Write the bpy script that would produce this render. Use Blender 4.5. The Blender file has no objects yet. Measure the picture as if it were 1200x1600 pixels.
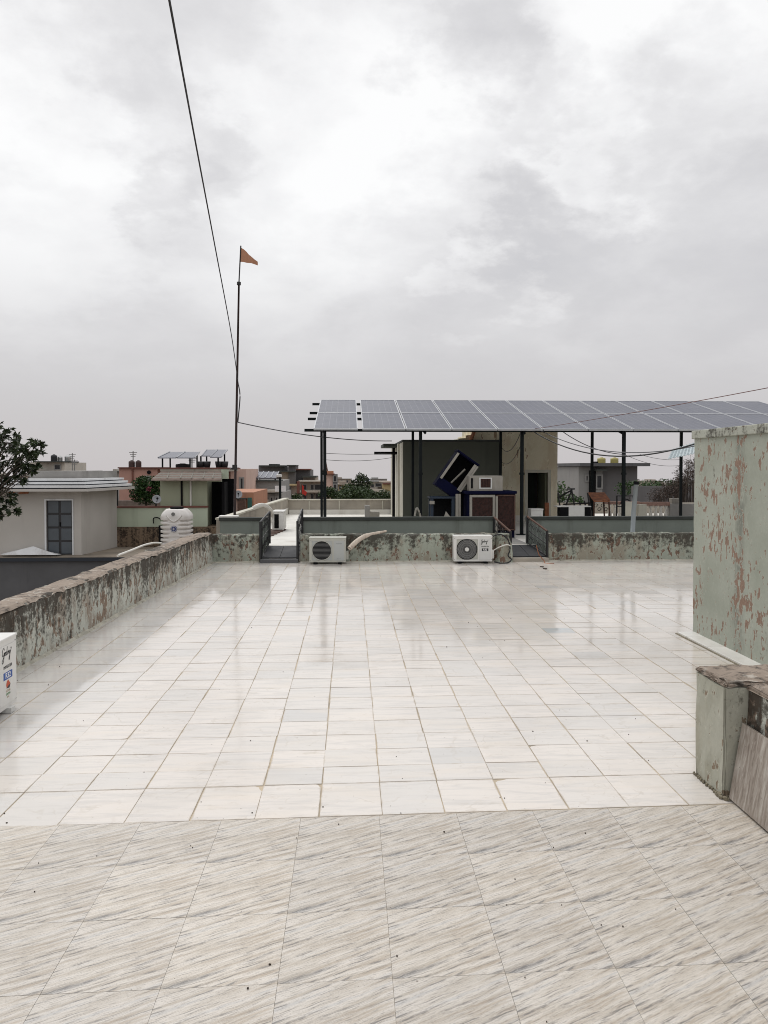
import bpy, math, random
from mathutils import Matrix, Vector
R = math.radians
rnd = random.Random(7)
sc = bpy.context.scene
COL = sc.collection

# ------------------------------------------------------------------ camera
EYE = 1.72
YAW, PIT, FPX, AXY = R(2.53), R(1.5), 1200.0, 761.4
cd = bpy.data.cameras.new('camera')
cam = bpy.data.objects.new('camera', cd)
COL.objects.link(cam)
cam.location = (0, 0, EYE)
cam.rotation_euler = (R(90) - PIT, 0, -YAW)
cd.sensor_fit = 'VERTICAL'
cd.sensor_height = 34.6
cd.lens = 34.6 * FPX / 1600
cd.shift_y = -(800 - AXY) / 1600
cd.clip_start = 0.05
cd.clip_end = 6000
sc.camera = cam


def ray(px, py):
    x, z, y = (px - 600) / FPX, (AXY - py) / FPX, 1.0
    y, z = y * math.cos(PIT) + z * math.sin(PIT), z * math.cos(PIT) - y * math.sin(PIT)
    return Vector((x * math.cos(YAW) + y * math.sin(YAW), y * math.cos(YAW) - x * math.sin(YAW), z))


def at(px, py, Y):
    """the point at distance Y that a survey of the photograph puts at (px, py)"""
    r = ray(px, py)
    t = Y / r.y
    return Vector((r.x * t, Y, EYE + r.z * t))


def X_(px, Y):
    return at(px, 730, Y).x


def Z_(py, Y):
    return at(600, py, Y).z


# ------------------------------------------------------------------ world, sun, exposure
SUN_EL, SUN_AZ = R(50), R(-22)          # behind cloud, ahead of the viewer
w = bpy.data.worlds.new('World')
sc.world = w
w.use_nodes = True
nt = w.node_tree
nt.nodes.clear()


def N(tree, kind, ins=None, **props):
    n = tree.nodes.new(kind)
    for k, v in props.items():
        setattr(n, k, v)
    for k, v in (ins or {}).items():
        s = n.inputs[k]
        if hasattr(v, 'is_output') and v.is_output:
            tree.links.new(v, s)
        else:
            s.default_value = v
    return n


def ramp(tree, fac, stops, interp='LINEAR'):
    n = tree.nodes.new('ShaderNodeValToRGB')
    n.color_ramp.interpolation = interp
    el = n.color_ramp.elements
    while len(el) > 1:
        el.remove(el[-1])
    el[0].position = stops[0][0]
    el[0].color = (*stops[0][1], 1)
    for p, c in stops[1:]:
        e = el.new(p)
        e.color = (*c, 1)
    tree.links.new(fac, n.inputs[0])
    return n.outputs[0]


def math_(tree, op, a, b=None, c=None, clamp=False):
    n = tree.nodes.new('ShaderNodeMath')
    n.operation = op
    n.use_clamp = clamp
    for i, v in enumerate((a, b, c)):
        if v is None:
            continue
        if hasattr(v, 'is_output'):
            tree.links.new(v, n.inputs[i])
        else:
            n.inputs[i].default_value = v
    return n.outputs[0]


def vmath(tree, op, a, b=None):
    n = tree.nodes.new('ShaderNodeVectorMath')
    n.operation = op
    for i, v in enumerate((a, b)):
        if v is None:
            continue
        if hasattr(v, 'is_output'):
            tree.links.new(v, n.inputs[i])
        else:
            n.inputs[i].default_value = v
    return n


def mix(tree, fac, a, b, blend='MIX'):
    n = tree.nodes.new('ShaderNodeMix')
    n.data_type = 'RGBA'
    n.blend_type = blend
    for s, v in ((n.inputs[0], fac), (n.inputs[6], a), (n.inputs[7], b)):
        if hasattr(v, 'is_output'):
            tree.links.new(v, s)
        else:
            s.default_value = v if isinstance(v, (int, float)) else (*v[:3], 1)
    return n.outputs[2]


def smooth(tree, v, lo, hi, to0=0.0, to1=1.0):
    n = tree.nodes.new('ShaderNodeMapRange')
    n.interpolation_type = 'SMOOTHSTEP'
    tree.links.new(v, n.inputs[0])
    n.inputs[1].default_value = lo
    n.inputs[2].default_value = hi
    n.inputs[3].default_value = to0
    n.inputs[4].default_value = to1
    return n.outputs[0]


tc = N(nt, 'ShaderNodeTexCoord')
d = tc.outputs['Generated']
sep = N(nt, 'ShaderNodeSeparateXYZ', {0: d})
zc = math_(nt, 'MAXIMUM', sep.outputs[2], 0.0)
den = math_(nt, 'ADD', zc, 0.34)
cx = math_(nt, 'DIVIDE', sep.outputs[0], den)
cy = math_(nt, 'DIVIDE', sep.outputs[1], den)
cp = N(nt, 'ShaderNodeCombineXYZ', {0: cx, 1: cy, 2: 0.0}).outputs[0]
n1 = N(nt, 'ShaderNodeTexNoise', {'Vector': cp, 'Scale': 2.3, 'Detail': 8.0, 'Roughness': 0.6, 'Distortion': 0.2}).outputs[0]
n2 = N(nt, 'ShaderNodeTexNoise', {'Vector': vmath(nt, 'ADD', cp, (7.3, 2.1, 4.0)).outputs[0], 'Scale': 0.95, 'Detail': 3.0, 'Roughness': 0.5}).outputs[0]
cl = math_(nt, 'ADD', math_(nt, 'MULTIPLY', n1, 0.36), math_(nt, 'ADD', math_(nt, 'MULTIPLY', n2, 0.24), 0.275))
# the cloud masses of this sky: lighter breaks and heavier banks
wob = N(nt, 'ShaderNodeTexNoise', {'Vector': cp, 'Scale': 3.4, 'Detail': 7.0, 'Roughness': 0.6}).outputs[1]
wsc = vmath(nt, 'SCALE', vmath(nt, 'SUBTRACT', wob, (0.5, 0.5, 0.5)).outputs[0])
wsc.inputs[3].default_value = 0.42
wdn = vmath(nt, 'NORMALIZE', vmath(nt, 'ADD', d, wsc.outputs[0]).outputs[0]).outputs[0]
for px, py, rad, amt in ((520, 300, 15, .075), (70, 330, 11, .10), (1000, 170, 9, .075), (1170, 60, 8, .04), (760, 430, 4.5, .085), (900, 300, 5, .07), (560, 150, 9, .05), (960, 30, 7, .05), (120, 180, 7, .03),
                         (1080, 370, 13, -.105), (270, 225, 5.5, -.075), (730, 80, 5.0, -.085), (240, 345, 4, -.07), (700, 480, 12, -.08), (130, 70, 8, -.015), (300, 470, 9, -.04),
                         (1110, 120, 4.5, -.07), (800, 330, 3.6, -.06), (860, 170, 3, -.05), (450, 60, 5, -.01)):
    v = ray(px, py).normalized()
    dt = vmath(nt, 'DOT_PRODUCT', wdn, tuple(v)).outputs[1]
    b = smooth(nt, dt, math.cos(R(rad)), math.cos(R(rad * .25)), 0.0, amt)
    cl = math_(nt, 'ADD', cl, b)
cloud = ramp(nt, cl, [(.36, (.56, .56, .585)), (.46, (.665, .66, .675)), (.54, (.785, .78, .79)), (.61, (.895, .893, .90)), (.69, (1.0, 1.0, 1.0))])
hz = smooth(nt, zc, 0.05, 0.33)
hz2 = math_(nt, 'POWER', hz, 0.9)
base_c = ramp(nt, zc, [(0.0, (.57, .545, .555)), (.10, (.605, .59, .60)), (.25, (.68, .67, .68))])
cloud = mix(nt, hz2, base_c, cloud)
# overcast: brighter towards the zenith
zen = smooth(nt, zc, 0.5, 1.0, 1.0, 1.15)
cloud = vmath(nt, 'SCALE', cloud)
nt.links.new(zen, cloud.inputs[3])
cl10 = vmath(nt, 'SCALE', cloud.outputs[0])
cl10.inputs[3].default_value = 10.0
sky = N(nt, 'ShaderNodeTexSky', sky_type='NISHITA', sun_disc=False, sun_elevation=SUN_EL, sun_rotation=SUN_AZ)
col = mix(nt, 0.97, sky.outputs[0], cl10.outputs[0])
bg = N(nt, 'ShaderNodeBackground', {'Color': col, 'Strength': 0.1})
wo = N(nt, 'ShaderNodeOutputWorld', {'Surface': bg.outputs[0]})

sl = bpy.data.lights.new('sun', 'SUN')
sl.energy = 1.5
sl.angle = R(30)
sl.color = (1.0, .985, .96)
sun = bpy.data.objects.new('sun', sl)
COL.objects.link(sun)
sdir = Vector((math.sin(SUN_AZ) * math.cos(SUN_EL), math.cos(SUN_AZ) * math.cos(SUN_EL), math.sin(SUN_EL)))
sun.rotation_euler = sdir.to_track_quat('Z', 'Y').to_euler()
sun.location = sdir * 60

sc.view_settings.view_transform = 'Standard'
sc.view_settings.look = 'None'
sc.view_settings.gamma = 1
sc.view_settings.exposure = 0.0
sc.view_settings.use_curve_mapping = False
sc.render.engine = 'CYCLES'
sc.cycles.max_bounces = 6
sc.cycles.diffuse_bounces = 3
sc.cycles.glossy_bounces = 3
sc.cycles.use_denoising = True
sc.cycles.filter_width = 1.0


# ------------------------------------------------------------------ materials
M = {}


def newmat(name):
    m = bpy.data.materials.new(name)
    m.use_nodes = True
    t = m.node_tree
    t.nodes.clear()
    b = t.nodes.new('ShaderNodeBsdfPrincipled')
    o = t.nodes.new('ShaderNodeOutputMaterial')
    t.links.new(b.outputs[0], o.inputs[0])
    M[name] = m
    return m, t, b


def setin(t, b, key, v):
    if hasattr(v, 'is_output'):
        t.links.new(v, b.inputs[key])
    else:
        b.inputs[key].default_value = (*v, 1) if isinstance(v, tuple) and len(v) == 3 else v


def pos(t):
    return N(t, 'ShaderNodeNewGeometry').outputs['Position']


def scaled(t, v, s):
    return N(t, 'ShaderNodeMapping', {'Vector': v, 'Scale': s}).outputs[0]


def noise(t, v, scale, detail=5.0, rough=.55, dist=0.0, color=False):
    return N(t, 'ShaderNodeTexNoise', {'Vector': v, 'Scale': scale, 'Detail': detail, 'Roughness': rough, 'Distortion': dist}).outputs[1 if color else 0]


def bump(t, b, h, strength=.3, dist=.01):
    n = N(t, 'ShaderNodeBump', {'Height': h, 'Strength': strength, 'Distance': dist})
    t.links.new(n.outputs[0], b.inputs['Normal'])


def plain(name, c, rough=.6, metal=0.0, var=.12, scale=6.0, dirt=None, dirt_amt=.5, spec=.5, bumpy=0.0):
    """a paint, plastic or metal with slight mottling and an optional dirt layer"""
    m, t, b = newmat(name)
    p = pos(t)
    n = noise(t, p, scale, 6)
    lo = tuple(x * (1 - var) for x in c)
    hi = tuple(min(1, x * (1 + var)) for x in c)
    colr = ramp(t, n, [(.3, lo), (.7, hi)])
    if dirt:
        st = noise(t, scaled(t, p, (1.0, 1.0, .16)), scale * 1.3, 7, .62)
        colr = mix(t, smooth(t, st, .52, .72, 0, dirt_amt), colr, dirt)
    setin(t, b, 'Base Color', colr)
    setin(t, b, 'Roughness', ramp(t, n, [(.3, (rough * .85,) * 3), (.7, (min(1, rough * 1.15),) * 3)]))
    b.inputs['Metallic'].default_value = metal
    b.inputs['Specular IOR Level'].default_value = spec
    if bumpy:
        bump(t, b, noise(t, p, scale * 8, 6), bumpy, .01)
    return m


def weathered(name, base, under, black, peel=.58, streak=.5, scale=5.0, base2=None, pscale=(1, 1, .55), zref=None, rough=.85, brown=None, brown_amt=.0, strip=None):
    """old lime paint: flaked patches show the coat below, mould runs down from the top"""
    m, t, b = newmat(name)
    p = pos(t)
    n0 = noise(t, p, 1.7, 6, .6)
    base2 = base2 or tuple(x * .8 for x in base)
    c = ramp(t, n0, [(.32, base2), (.62, base)])
    fine = noise(t, p, 38, 5, .6)
    c = mix(t, smooth(t, fine, .35, .75, .0, .30), c, tuple(x * .72 for x in base))
    if brown:
        nb = noise(t, scaled(t, p, (1, 1, .45)), 2.6, 8, .66)
        c = mix(t, smooth(t, nb, .47, .60, 0, brown_amt), c, brown)
    # flakes
    fl = noise(t, scaled(t, p, pscale), scale * 2.3, 9, .62, .35)
    reg = noise(t, p, scale * .28, 3)
    fl2 = math_(t, 'ADD', math_(t, 'MULTIPLY', fl, .72), math_(t, 'MULTIPLY', reg, .28))
    if strip:                                  # a damp line under a leaking joint
        yy_ = N(t, 'ShaderNodeSeparateXYZ', {0: p}).outputs[1]
        wv = math_(t, 'ADD', yy_, math_(t, 'MULTIPLY', math_(t, 'SUBTRACT', noise(t, p, 2.5, 6, .6), .5), .22))
        dm = smooth(t, math_(t, 'ABSOLUTE', math_(t, 'SUBTRACT', wv, strip[0])), 0, strip[1], 1, 0)
        fl2 = math_(t, 'ADD', fl2, math_(t, 'MULTIPLY', dm, .055))
        dmp = math_(t, 'MULTIPLY', dm, smooth(t, noise(t, scaled(t, p, (1, 1, .4)), 7, 7, .65), .38, .6))
        c = mix(t, math_(t, 'MULTIPLY', dmp, .8), c, tuple(x * .42 for x in base))
    pm = smooth(t, fl2, peel, peel + .018)
    pe = smooth(t, fl2, peel - .022, peel)
    c = mix(t, math_(t, 'MULTIPLY', pe, .55), c, tuple(min(1, x * 1.25) for x in base))
    und = ramp(t, fine, [(.3, tuple(x * .7 for x in under)), (.7, under)])
    c = mix(t, pm, c, und)
    # mould runs
    st = noise(t, scaled(t, p, (1.0, 1.0, .11)), 7.0, 9, .70)
    st2 = noise(t, p, 15, 9, .76)
    sm = math_(t, 'ADD', math_(t, 'MULTIPLY', st, .42), math_(t, 'MULTIPLY', st2, .58))
    lowf = noise(t, scaled(t, p, (1, 1, .7)), 1.15, 3, .5)
    sm = math_(t, 'ADD', sm, math_(t, 'MULTIPLY', math_(t, 'SUBTRACT', lowf, .5), .26))
    if zref is not None:
        zz = N(t, 'ShaderNodeSeparateXYZ', {0: p}).outputs[2]
        edge = smooth(t, math_(t, 'ABSOLUTE', math_(t, 'SUBTRACT', zz, zref)), 0.0, .5, .10, -.02)
        sm = math_(t, 'ADD', sm, edge)
    c = mix(t, smooth(t, sm, .60 - .16 * streak, .70 - .13 * streak, 0, .92), c, black)
    setin(t, b, 'Base Color', c)
    b.inputs['Roughness'].default_value = rough
    b.inputs['Specular IOR Level'].default_value = .25
    h = math_(t, 'SUBTRACT', math_(t, 'MULTIPLY', fine, .35), pm)
    bump(t, b, h, .55, .006)
    return m


# marble tile
def marble():
    m, t, b = newmat('white_marble')
    p = pos(t)
    tint = N(t, 'ShaderNodeAttribute', attribute_name='tint').outputs['Fac']
    seed = math_(t, 'MULTIPLY', tint, 37.0)
    ps = N(t, 'ShaderNodeVectorMath', {0: p}, operation='ADD')
    cmb = N(t, 'ShaderNodeCombineXYZ', {0: seed, 1: seed, 2: seed}).outputs[0]
    t.links.new(cmb, ps.inputs[1])
    pv = ps.outputs[0]
    c = ramp(t, tint, [(0, (.47, .50, .51)), (.08, (.55, .54, .525)), (.20, (.60, .58, .555)), (.34, (.665, .625, .58)), (.65, (.73, .675, .62)), (1, (.645, .615, .58))])
    veins = noise(t, scaled(t, pv, (1.2, 9.0, 1)), 2.2, 8, .62, .6)
    c = mix(t, smooth(t, veins, .44, .66, 0, .60), c, (.55, .525, .50))
    warm = noise(t, scaled(t, pv, (1.0, 4.0, 1)), 1.6, 4)
    c = mix(t, smooth(t, warm, .5, .72, 0, .35), c, (.73, .64, .54))
    big = noise(t, p, .55, 4, .6)
    c = mix(t, smooth(t, big, .50, .72, 0, .30), c, (.53, .505, .47))
    # brown bleeding out of the joints
    uv = N(t, 'ShaderNodeUVMap').outputs[0]
    su = N(t, 'ShaderNodeSeparateXYZ', {0: uv})
    ev_ = math_(t, 'SUBTRACT', .5, math_(t, 'ABSOLUTE', math_(t, 'SUBTRACT', su.outputs[1], .5)))
    eu_ = math_(t, 'SUBTRACT', .5, math_(t, 'ABSOLUTE', math_(t, 'SUBTRACT', su.outputs[0], .5)))
    jn = noise(t, p, 5.5, 7, .68)
    wv_ = smooth(t, jn, .36, .72, .004, .060)
    e1 = math_(t, 'SUBTRACT', 1.0, math_(t, 'DIVIDE', ev_, wv_), clamp=True)
    e2 = math_(t, 'SUBTRACT', 1.0, math_(t, 'DIVIDE', eu_, math_(t, 'MULTIPLY', wv_, .7)), clamp=True)
    ee = math_(t, 'MULTIPLY', math_(t, 'MAXIMUM', e1, e2), smooth(t, jn, .40, .68, .30, .85))
    sp_ = N(t, 'ShaderNodeSeparateXYZ', {0: p})
    wet = math_(t, 'MULTIPLY', smooth(t, sp_.outputs[0], 1.6, 3.1), math_(t, 'MULTIPLY', smooth(t, sp_.outputs[1], 4.6, 5.8), smooth(t, sp_.outputs[1], 7.4, 8.8, 1, 0)))
    wet = math_(t, 'MULTIPLY', wet, smooth(t, noise(t, scaled(t, p, (1, 2, 1)), 1.4, 8, .65), .36, .62))
    ee = math_(t, 'ADD', ee, math_(t, 'MULTIPLY', wet, smooth(t, math_(t, 'MAXIMUM', e1, e2), 0, .6, .25, .7)), clamp=True)
    c = mix(t, ee, c, (.44, .37, .285))
    pud = noise(t, p, .95, 5, .55, .3)
    for lv in (.47, .535, .60):                      # rims left by dried puddles
        rim_ = smooth(t, math_(t, 'ABSOLUTE', math_(t, 'SUBTRACT', pud, lv)), 0, .006, .30, 0)
        c = mix(t, math_(t, 'MULTIPLY', rim_, smooth(t, jn, .42, .62)), c, (.46, .40, .32))
    c = mix(t, smooth(t, pud, .535, .56, 0, .16), c, (.55, .515, .465))
    # water marks and grit
    dirt = noise(t, scaled(t, p, (1, 2.2, 1)), 3.1, 10, .72)
    c = mix(t, smooth(t, dirt, .57, .72, 0, .55), c, (.47, .41, .33))
    sp = noise(t, p, 46, 2, .5)
    c = mix(t, smooth(t, sp, .745, .78, 0, .8), c, (.16, .13, .10))
    setin(t, b, 'Base Color', c)
    rr = noise(t, p, 1.3, 7, .62)
    r2 = math_(t, 'ADD', smooth(t, rr, .35, .7, .05, .15), math_(t, 'MULTIPLY', tint, .05))
    setin(t, b, 'Roughness', r2)
    b.inputs['IOR'].default_value = 1.5
    h = noise(t, p, 5.0, 4, .5)
    bump(t, b, h, .05, .01)
    return m


marble()
plain('grout', (.44, .37, .275), .9, var=.4, scale=3, dirt=(.22, .17, .12), dirt_amt=.6)
plain('dark_grout', (.20, .16, .12), .9, var=.35, scale=7)


def printed_tile():
    m, t, b = newmat('streaked_tile')
    uv = N(t, 'ShaderNodeUVMap').outputs[0]
    p = pos(t)
    warp = noise(t, uv, 2.6, 3, .5, 0, True)
    uvw = vmath(t, 'ADD', uv, vmath(t, 'MULTIPLY', vmath(t, 'SUBTRACT', warp, (.5, .5, .5)).outputs[0], (.05, .05, 0)).outputs[0]).outputs[0]
    mp = N(t, 'ShaderNodeMapping', {'Vector': uvw, 'Rotation': (0, 0, R(-25)), 'Scale': (1, 1, 1)}).outputs[0]
    a = noise(t, scaled(t, mp, (1.0, 21, 1)), 1.5, 7, .62)
    bb = noise(t, scaled(t, mp, (.6, 9.0, 1)), 1.4, 4, .55)
    brk = noise(t, mp, 5.0, 5, .6)
    fine = noise(t, scaled(t, mp, (4.2, 46, 1)), 1.7, 8, .74)
    grit = noise(t, scaled(t, mp, (1, 1.8, 1)), 62, 3, .7)
    c = ramp(t, bb, [(.36, (.40, .335, .265)), (.46, (.53, .48, .415)), (.56, (.63, .585, .53))])
    c = mix(t, smooth(t, bb, .56, .68, 0, .55), c, (.42, .43, .44))
    dk = math_(t, 'MULTIPLY', smooth(t, a, .53, .62), smooth(t, brk, .34, .56))
    c = mix(t, math_(t, 'MULTIPLY', dk, .92), c, (.15, .14, .135))
    c = mix(t, smooth(t, a, .28, .42, .65, 0), c, (.46, .365, .27))
    c = mix(t, smooth(t, fine, .51, .63, 0, .70), c, (.20, .18, .165))
    c = mix(t, smooth(t, fine, .32, .46, .60, 0), c, (.70, .665, .615))
    sv = N(t, 'ShaderNodeSeparateXYZ', {0: uvw})
    ln = math_(t, 'SUBTRACT', sv.outputs[1], math_(t, 'ADD', math_(t, 'MULTIPLY', sv.outputs[0], .42), -.01))
    wl_ = smooth(t, sv.outputs[0], .02, .62, .075, .008)
    lm = math_(t, 'SUBTRACT', 1.0, math_(t, 'DIVIDE', math_(t, 'ABSOLUTE', ln), wl_), clamp=True)
    lm = math_(t, 'MULTIPLY', math_(t, 'MULTIPLY', lm, smooth(t, sv.outputs[0], .5, .66, 1, 0)), smooth(t, fine, .40, .56, .25, 1))
    c = mix(t, lm, c, (.16, .15, .145))
    c = mix(t, smooth(t, grit, .54, .70, 0, .60), c, (.21, .19, .175))
    c = mix(t, smooth(t, grit, .30, .45, .45, 0), c, (.70, .67, .62))
    spk = grit
    wear = noise(t, p, 1.1, 6, .6)
    c = mix(t, smooth(t, wear, .5, .75, 0, .28), c, (.50, .46, .40))
    sp = noise(t, p, 60, 2, .5)
    c = mix(t, smooth(t, sp, .77, .79, 0, .85), c, (.12, .09, .07))
    tn = N(t, 'ShaderNodeAttribute', attribute_name='tint').outputs['Fac']
    c = mix(t, 1.0, c, ramp(t, tn, [(0, (.88, .88, .88)), (1, (.97, .96, .94))]), 'MULTIPLY')
    st_ = noise(t, p, 2.6, 8, .66)
    c = mix(t, smooth(t, st_, .56, .70, 0, .30), c, (.33, .285, .225))
    setin(t, b, 'Base Color', c)
    setin(t, b, 'Roughness', ramp(t, wear, [(.3, (.42,) * 3), (.7, (.6,) * 3)]))
    bump(t, b, math_(t, 'ADD', math_(t, 'MULTIPLY', fine, .6), a), .12, .003)
    return m


printed_tile()

weathered('parapet_paint', (.56, .57, .505), (.30, .225, .17), (.042, .034, .026), peel=.53, streak=.74, scale=6.5, zref=.56, brown=(.27, .215, .17), brown_amt=.78)
weathered('far_parapet_paint', (.40, .43, .36), (.235, .155, .115), (.05, .044, .036), peel=.54, streak=.52, scale=6.5, zref=.52, brown=(.28, .235, .18), brown_amt=.7)
weathered('block_paint', (.375, .392, .335), (.295, .20, .15), (.085, .075, .06), peel=.561, streak=.12, scale=6.2, base2=(.305, .325, .27), pscale=(1, 1.3, .66), strip=(6.85, .16))
weathered('pier_paint', (.43, .425, .36), (.27, .21, .15), (.07, .062, .045), peel=.580, streak=.34, scale=7, base2=(.33, .33, .265), brown=(.30, .27, .19), brown_amt=.45)
weathered('coping_paint', (.42, .43, .37), (.20, .16, .12), (.06, .055, .045), peel=.58, streak=.85, scale=5, base2=(.33, .34, .29), pscale=(1, 1, 1))
weathered('worn_top', (.32, .26, .21), (.48, .43, .37), (.06, .05, .042), peel=.575, streak=.72, scale=4.5, pscale=(1, 1, 1), base2=(.23, .185, .15))
weathered('tower_paint', (.82, .76, .60), (.46, .34, .23), (.16, .115, .08), peel=.60, streak=.22, scale=3.0, base2=(.72, .65, .48), pscale=(1, 1, .3), brown=(.52, .39, .25), brown_amt=.35)
weathered('stained_wall', (.22, .16, .11), (.10, .07, .05), (.015, .012, .01), peel=.56, streak=1.0, scale=2)
plain('sea_green', (.20, .225, .20), .75, var=.10, scale=2.5, dirt=(.10, .105, .09), dirt_amt=.6, bumpy=.1)
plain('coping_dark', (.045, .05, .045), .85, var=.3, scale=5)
plain('block_coping', (.40, .40, .35), .85, var=.2, scale=4, dirt=(.10, .09, .07), dirt_amt=.85, bumpy=.25)
plain('dark_green_wall', (.088, .094, .074), .85, var=.12, scale=2, dirt=(.05, .055, .045), dirt_amt=.5)
plain('cream_paint', (.55, .53, .45), .8, var=.1, scale=3, dirt=(.25, .22, .17), dirt_amt=.6)
plain('terrace_white', (.72, .70, .65), .6, var=.08, scale=1.5, dirt=(.45, .40, .33), dirt_amt=.5)
plain('beige_parapet', (.36, .325, .275), .9, var=.2, scale=2.0, dirt=(.15, .13, .11), dirt_amt=.75)
plain('concrete', (.30, .29, .275), .9, var=.2, scale=1.5, dirt=(.13, .12, .11), dirt_amt=.6)
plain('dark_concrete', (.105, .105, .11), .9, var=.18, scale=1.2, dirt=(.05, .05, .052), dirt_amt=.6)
plain('roof_dirt', (.25, .21, .165), .95, var=.3, scale=1.2, dirt=(.12, .10, .08), dirt_amt=.7)
plain('house_white', (.50, .475, .44), .85, var=.06, scale=1.0, dirt=(.34, .31, .28), dirt_amt=.45)
plain('roof_white', (.70, .71, .72), .8, var=.08, scale=2, dirt=(.34, .32, .30), dirt_amt=.5)
plain('groove_black', (.03, .035, .045), .9)
plain('door_grey', (.085, .10, .115), .35, var=.1, scale=3)
plain('door_frame', (.025, .025, .028), .5)
plain('old_wood', (.10, .055, .04), .8, var=.4, scale=14)
plain('mint', (.47, .525, .41), .85, var=.06, scale=1.5, dirt=(.27, .30, .22), dirt_amt=.4)
plain('mint_olive', (.36, .38, .275), .85, var=.07, scale=1.5, dirt=(.22, .235, .165), dirt_amt=.4)
plain('brick_red', (.15, .06, .045), .9, var=.3, scale=4)
plain('rib_brown', (.26, .20, .17), .9, var=.3, scale=5)
plain('pink', (.44, .255, .205), .9, var=.08, scale=1, dirt=(.28, .16, .13), dirt_amt=.4)
plain('pale_pink', (.58, .415, .35), .9, var=.08, scale=1, dirt=(.36, .25, .2), dirt_amt=.4)
plain('terracotta', (.42, .20, .12), .9, var=.15, scale=1.5, dirt=(.2, .12, .09), dirt_amt=.5)
plain('grey_house', (.27, .265, .255), .9, var=.1, scale=.8, dirt=(.14, .135, .13), dirt_amt=.5)
plain('slate_house', (.135, .13, .132), .9, var=.1, scale=.8, dirt=(.09, .085, .085), dirt_amt=.5)
plain('tan_house', (.33, .28, .23), .9, var=.12, scale=.6, dirt=(.17, .14, .12), dirt_amt=.6)
plain('pale_house', (.50, .46, .40), .9, var=.1, scale=.6, dirt=(.3, .27, .23), dirt_amt=.5)
plain('ochre_house', (.42, .33, .18), .9, var=.1, scale=.6)
plain('window_dark', (.02, .02, .024), .3)
plain('black', (.008, .008, .009), .7, var=.3, spec=.08)
plain('black_iron', (.012, .012, .013), .5, var=.3, scale=10)
plain('post_paint', (.007, .010, .011), .6, spec=.15, var=.3, scale=4)
plain('pole_paint', (.035, .022, .020), .6, var=.4, scale=5, spec=.2)
plain('ledge_marble', (.70, .685, .645), .35, var=.07, scale=2.5, dirt=(.48, .44, .37), dirt_amt=.4)
plain('fillet', (.44, .42, .35), .9, var=.25, scale=9, dirt=(.14, .115, .085), dirt_amt=.9)
plain('rail_red', (.33, .20, .165), .9, var=.2, scale=6, dirt=(.16, .12, .10), dirt_amt=.6)
plain('rust', (.30, .115, .055), .85, var=.4, scale=12)
plain('rusty_iron', (.09, .045, .03), .85, var=.4, scale=12)
plain('ac_white', (.71, .70, .67), .42, var=.04, scale=5, dirt=(.46, .43, .37), dirt_amt=.35)
plain('ac_old', (.47, .47, .42), .5, var=.05, scale=5, dirt=(.30, .29, .24), dirt_amt=.5)
plain('ac_panel', (.44, .455, .44), .5, var=.04, scale=5)
plain('ac_side', (.62, .62, .60), .5, var=.05, scale=5)
plain('fan_grey', (.20, .20, .195), .5, var=.1)
plain('plastic_white', (.72, .69, .66), .42, var=.05, scale=3, dirt=(.5, .44, .38), dirt_amt=.3)
plain('pipe_white', (.68, .66, .61), .5, var=.06, scale=6, dirt=(.4, .35, .28), dirt_amt=.5)
plain('lagging', (.56, .48, .40), .8, var=.15, scale=14, dirt=(.28, .22, .17), dirt_amt=.75, bumpy=.3)
plain('pipe_grey', (.27, .30, .31), .5, var=.06, scale=6)
plain('logo_blue', (.03, .045, .16), .5)
plain('label_blue', (.015, .075, .32), .45)
plain('ink', (.02, .02, .022), .5)
plain('ink_grey', (.20, .20, .20), .5)
plain('label_white', (.8, .8, .8), .5)
plain('flame_red', (.55, .08, .02), .5)
plain('leaf_logo', (.05, .22, .04), .5)
plain('gold', (.35, .24, .10), .5)
plain('cooler_blue', (.004, .005, .024), .6, spec=.06, var=.2, scale=4, dirt=(.02, .018, .03), dirt_amt=.5)
plain('stand_blue', (.012, .024, .045), .5, var=.2, scale=6)
plain('frame_cream', (.30, .28, .245), .7, var=.08, scale=8, dirt=(.2, .17, .14), dirt_amt=.5)
plain('wood_wool', (.034, .013, .010), .95, var=.7, scale=26, bumpy=.8)
plain('steel', (.55, .55, .54), .3, .8)
plain('alu', (.42, .43, .45), .5, .1)
plain('tank_black', (.018, .018, .02), .55)
plain('tank_brown', (.06, .035, .03), .7, var=.3)
plain('tank_yellow', (.40, .35, .12), .5, var=.15)
plain('saffron', (.43, .215, .13), .85, var=.08, scale=6)
plain('flag_red', (.45, .03, .02), .85)
plain('bark', (.07, .055, .045), .9, var=.3, scale=12)
plain('dish_grey', (.33, .34, .36), .5)
plain('cable_black', (.012, .012, .014), .6)
plain('cable_grey', (.10, .10, .11), .6)
plain('cable_red', (.16, .08, .075), .6)
plain('blossom', (.22, .05, .075), .8)
plain('sheet_blue', (.36, .42, .44), .5, var=.25, scale=18, dirt=(.14, .17, .18), dirt_amt=.7)
plain('door_green', (.03, .11, .09), .6)
plain('ground_earth', (.22, .19, .155), .95, var=.25, scale=.05)
plain('ramp_steel', (.022, .023, .027), .75, var=.3, scale=4)
plain('mud', (.20, .175, .125), .9, var=.3, scale=18)
plain('leaf_litter', (.05, .035, .025), .9, var=.4, scale=30)


def leaf(name, c, c2):
    m, t, b = newmat(name)
    tint = N(t, 'ShaderNodeAttribute', attribute_name='tint').outputs['Fac']
    setin(t, b, 'Base Color', ramp(t, tint, [(0, c), (1, c2)]))
    b.inputs['Roughness'].default_value = .5
    b.inputs['Specular IOR Level'].default_value = .3
    return m


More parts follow.
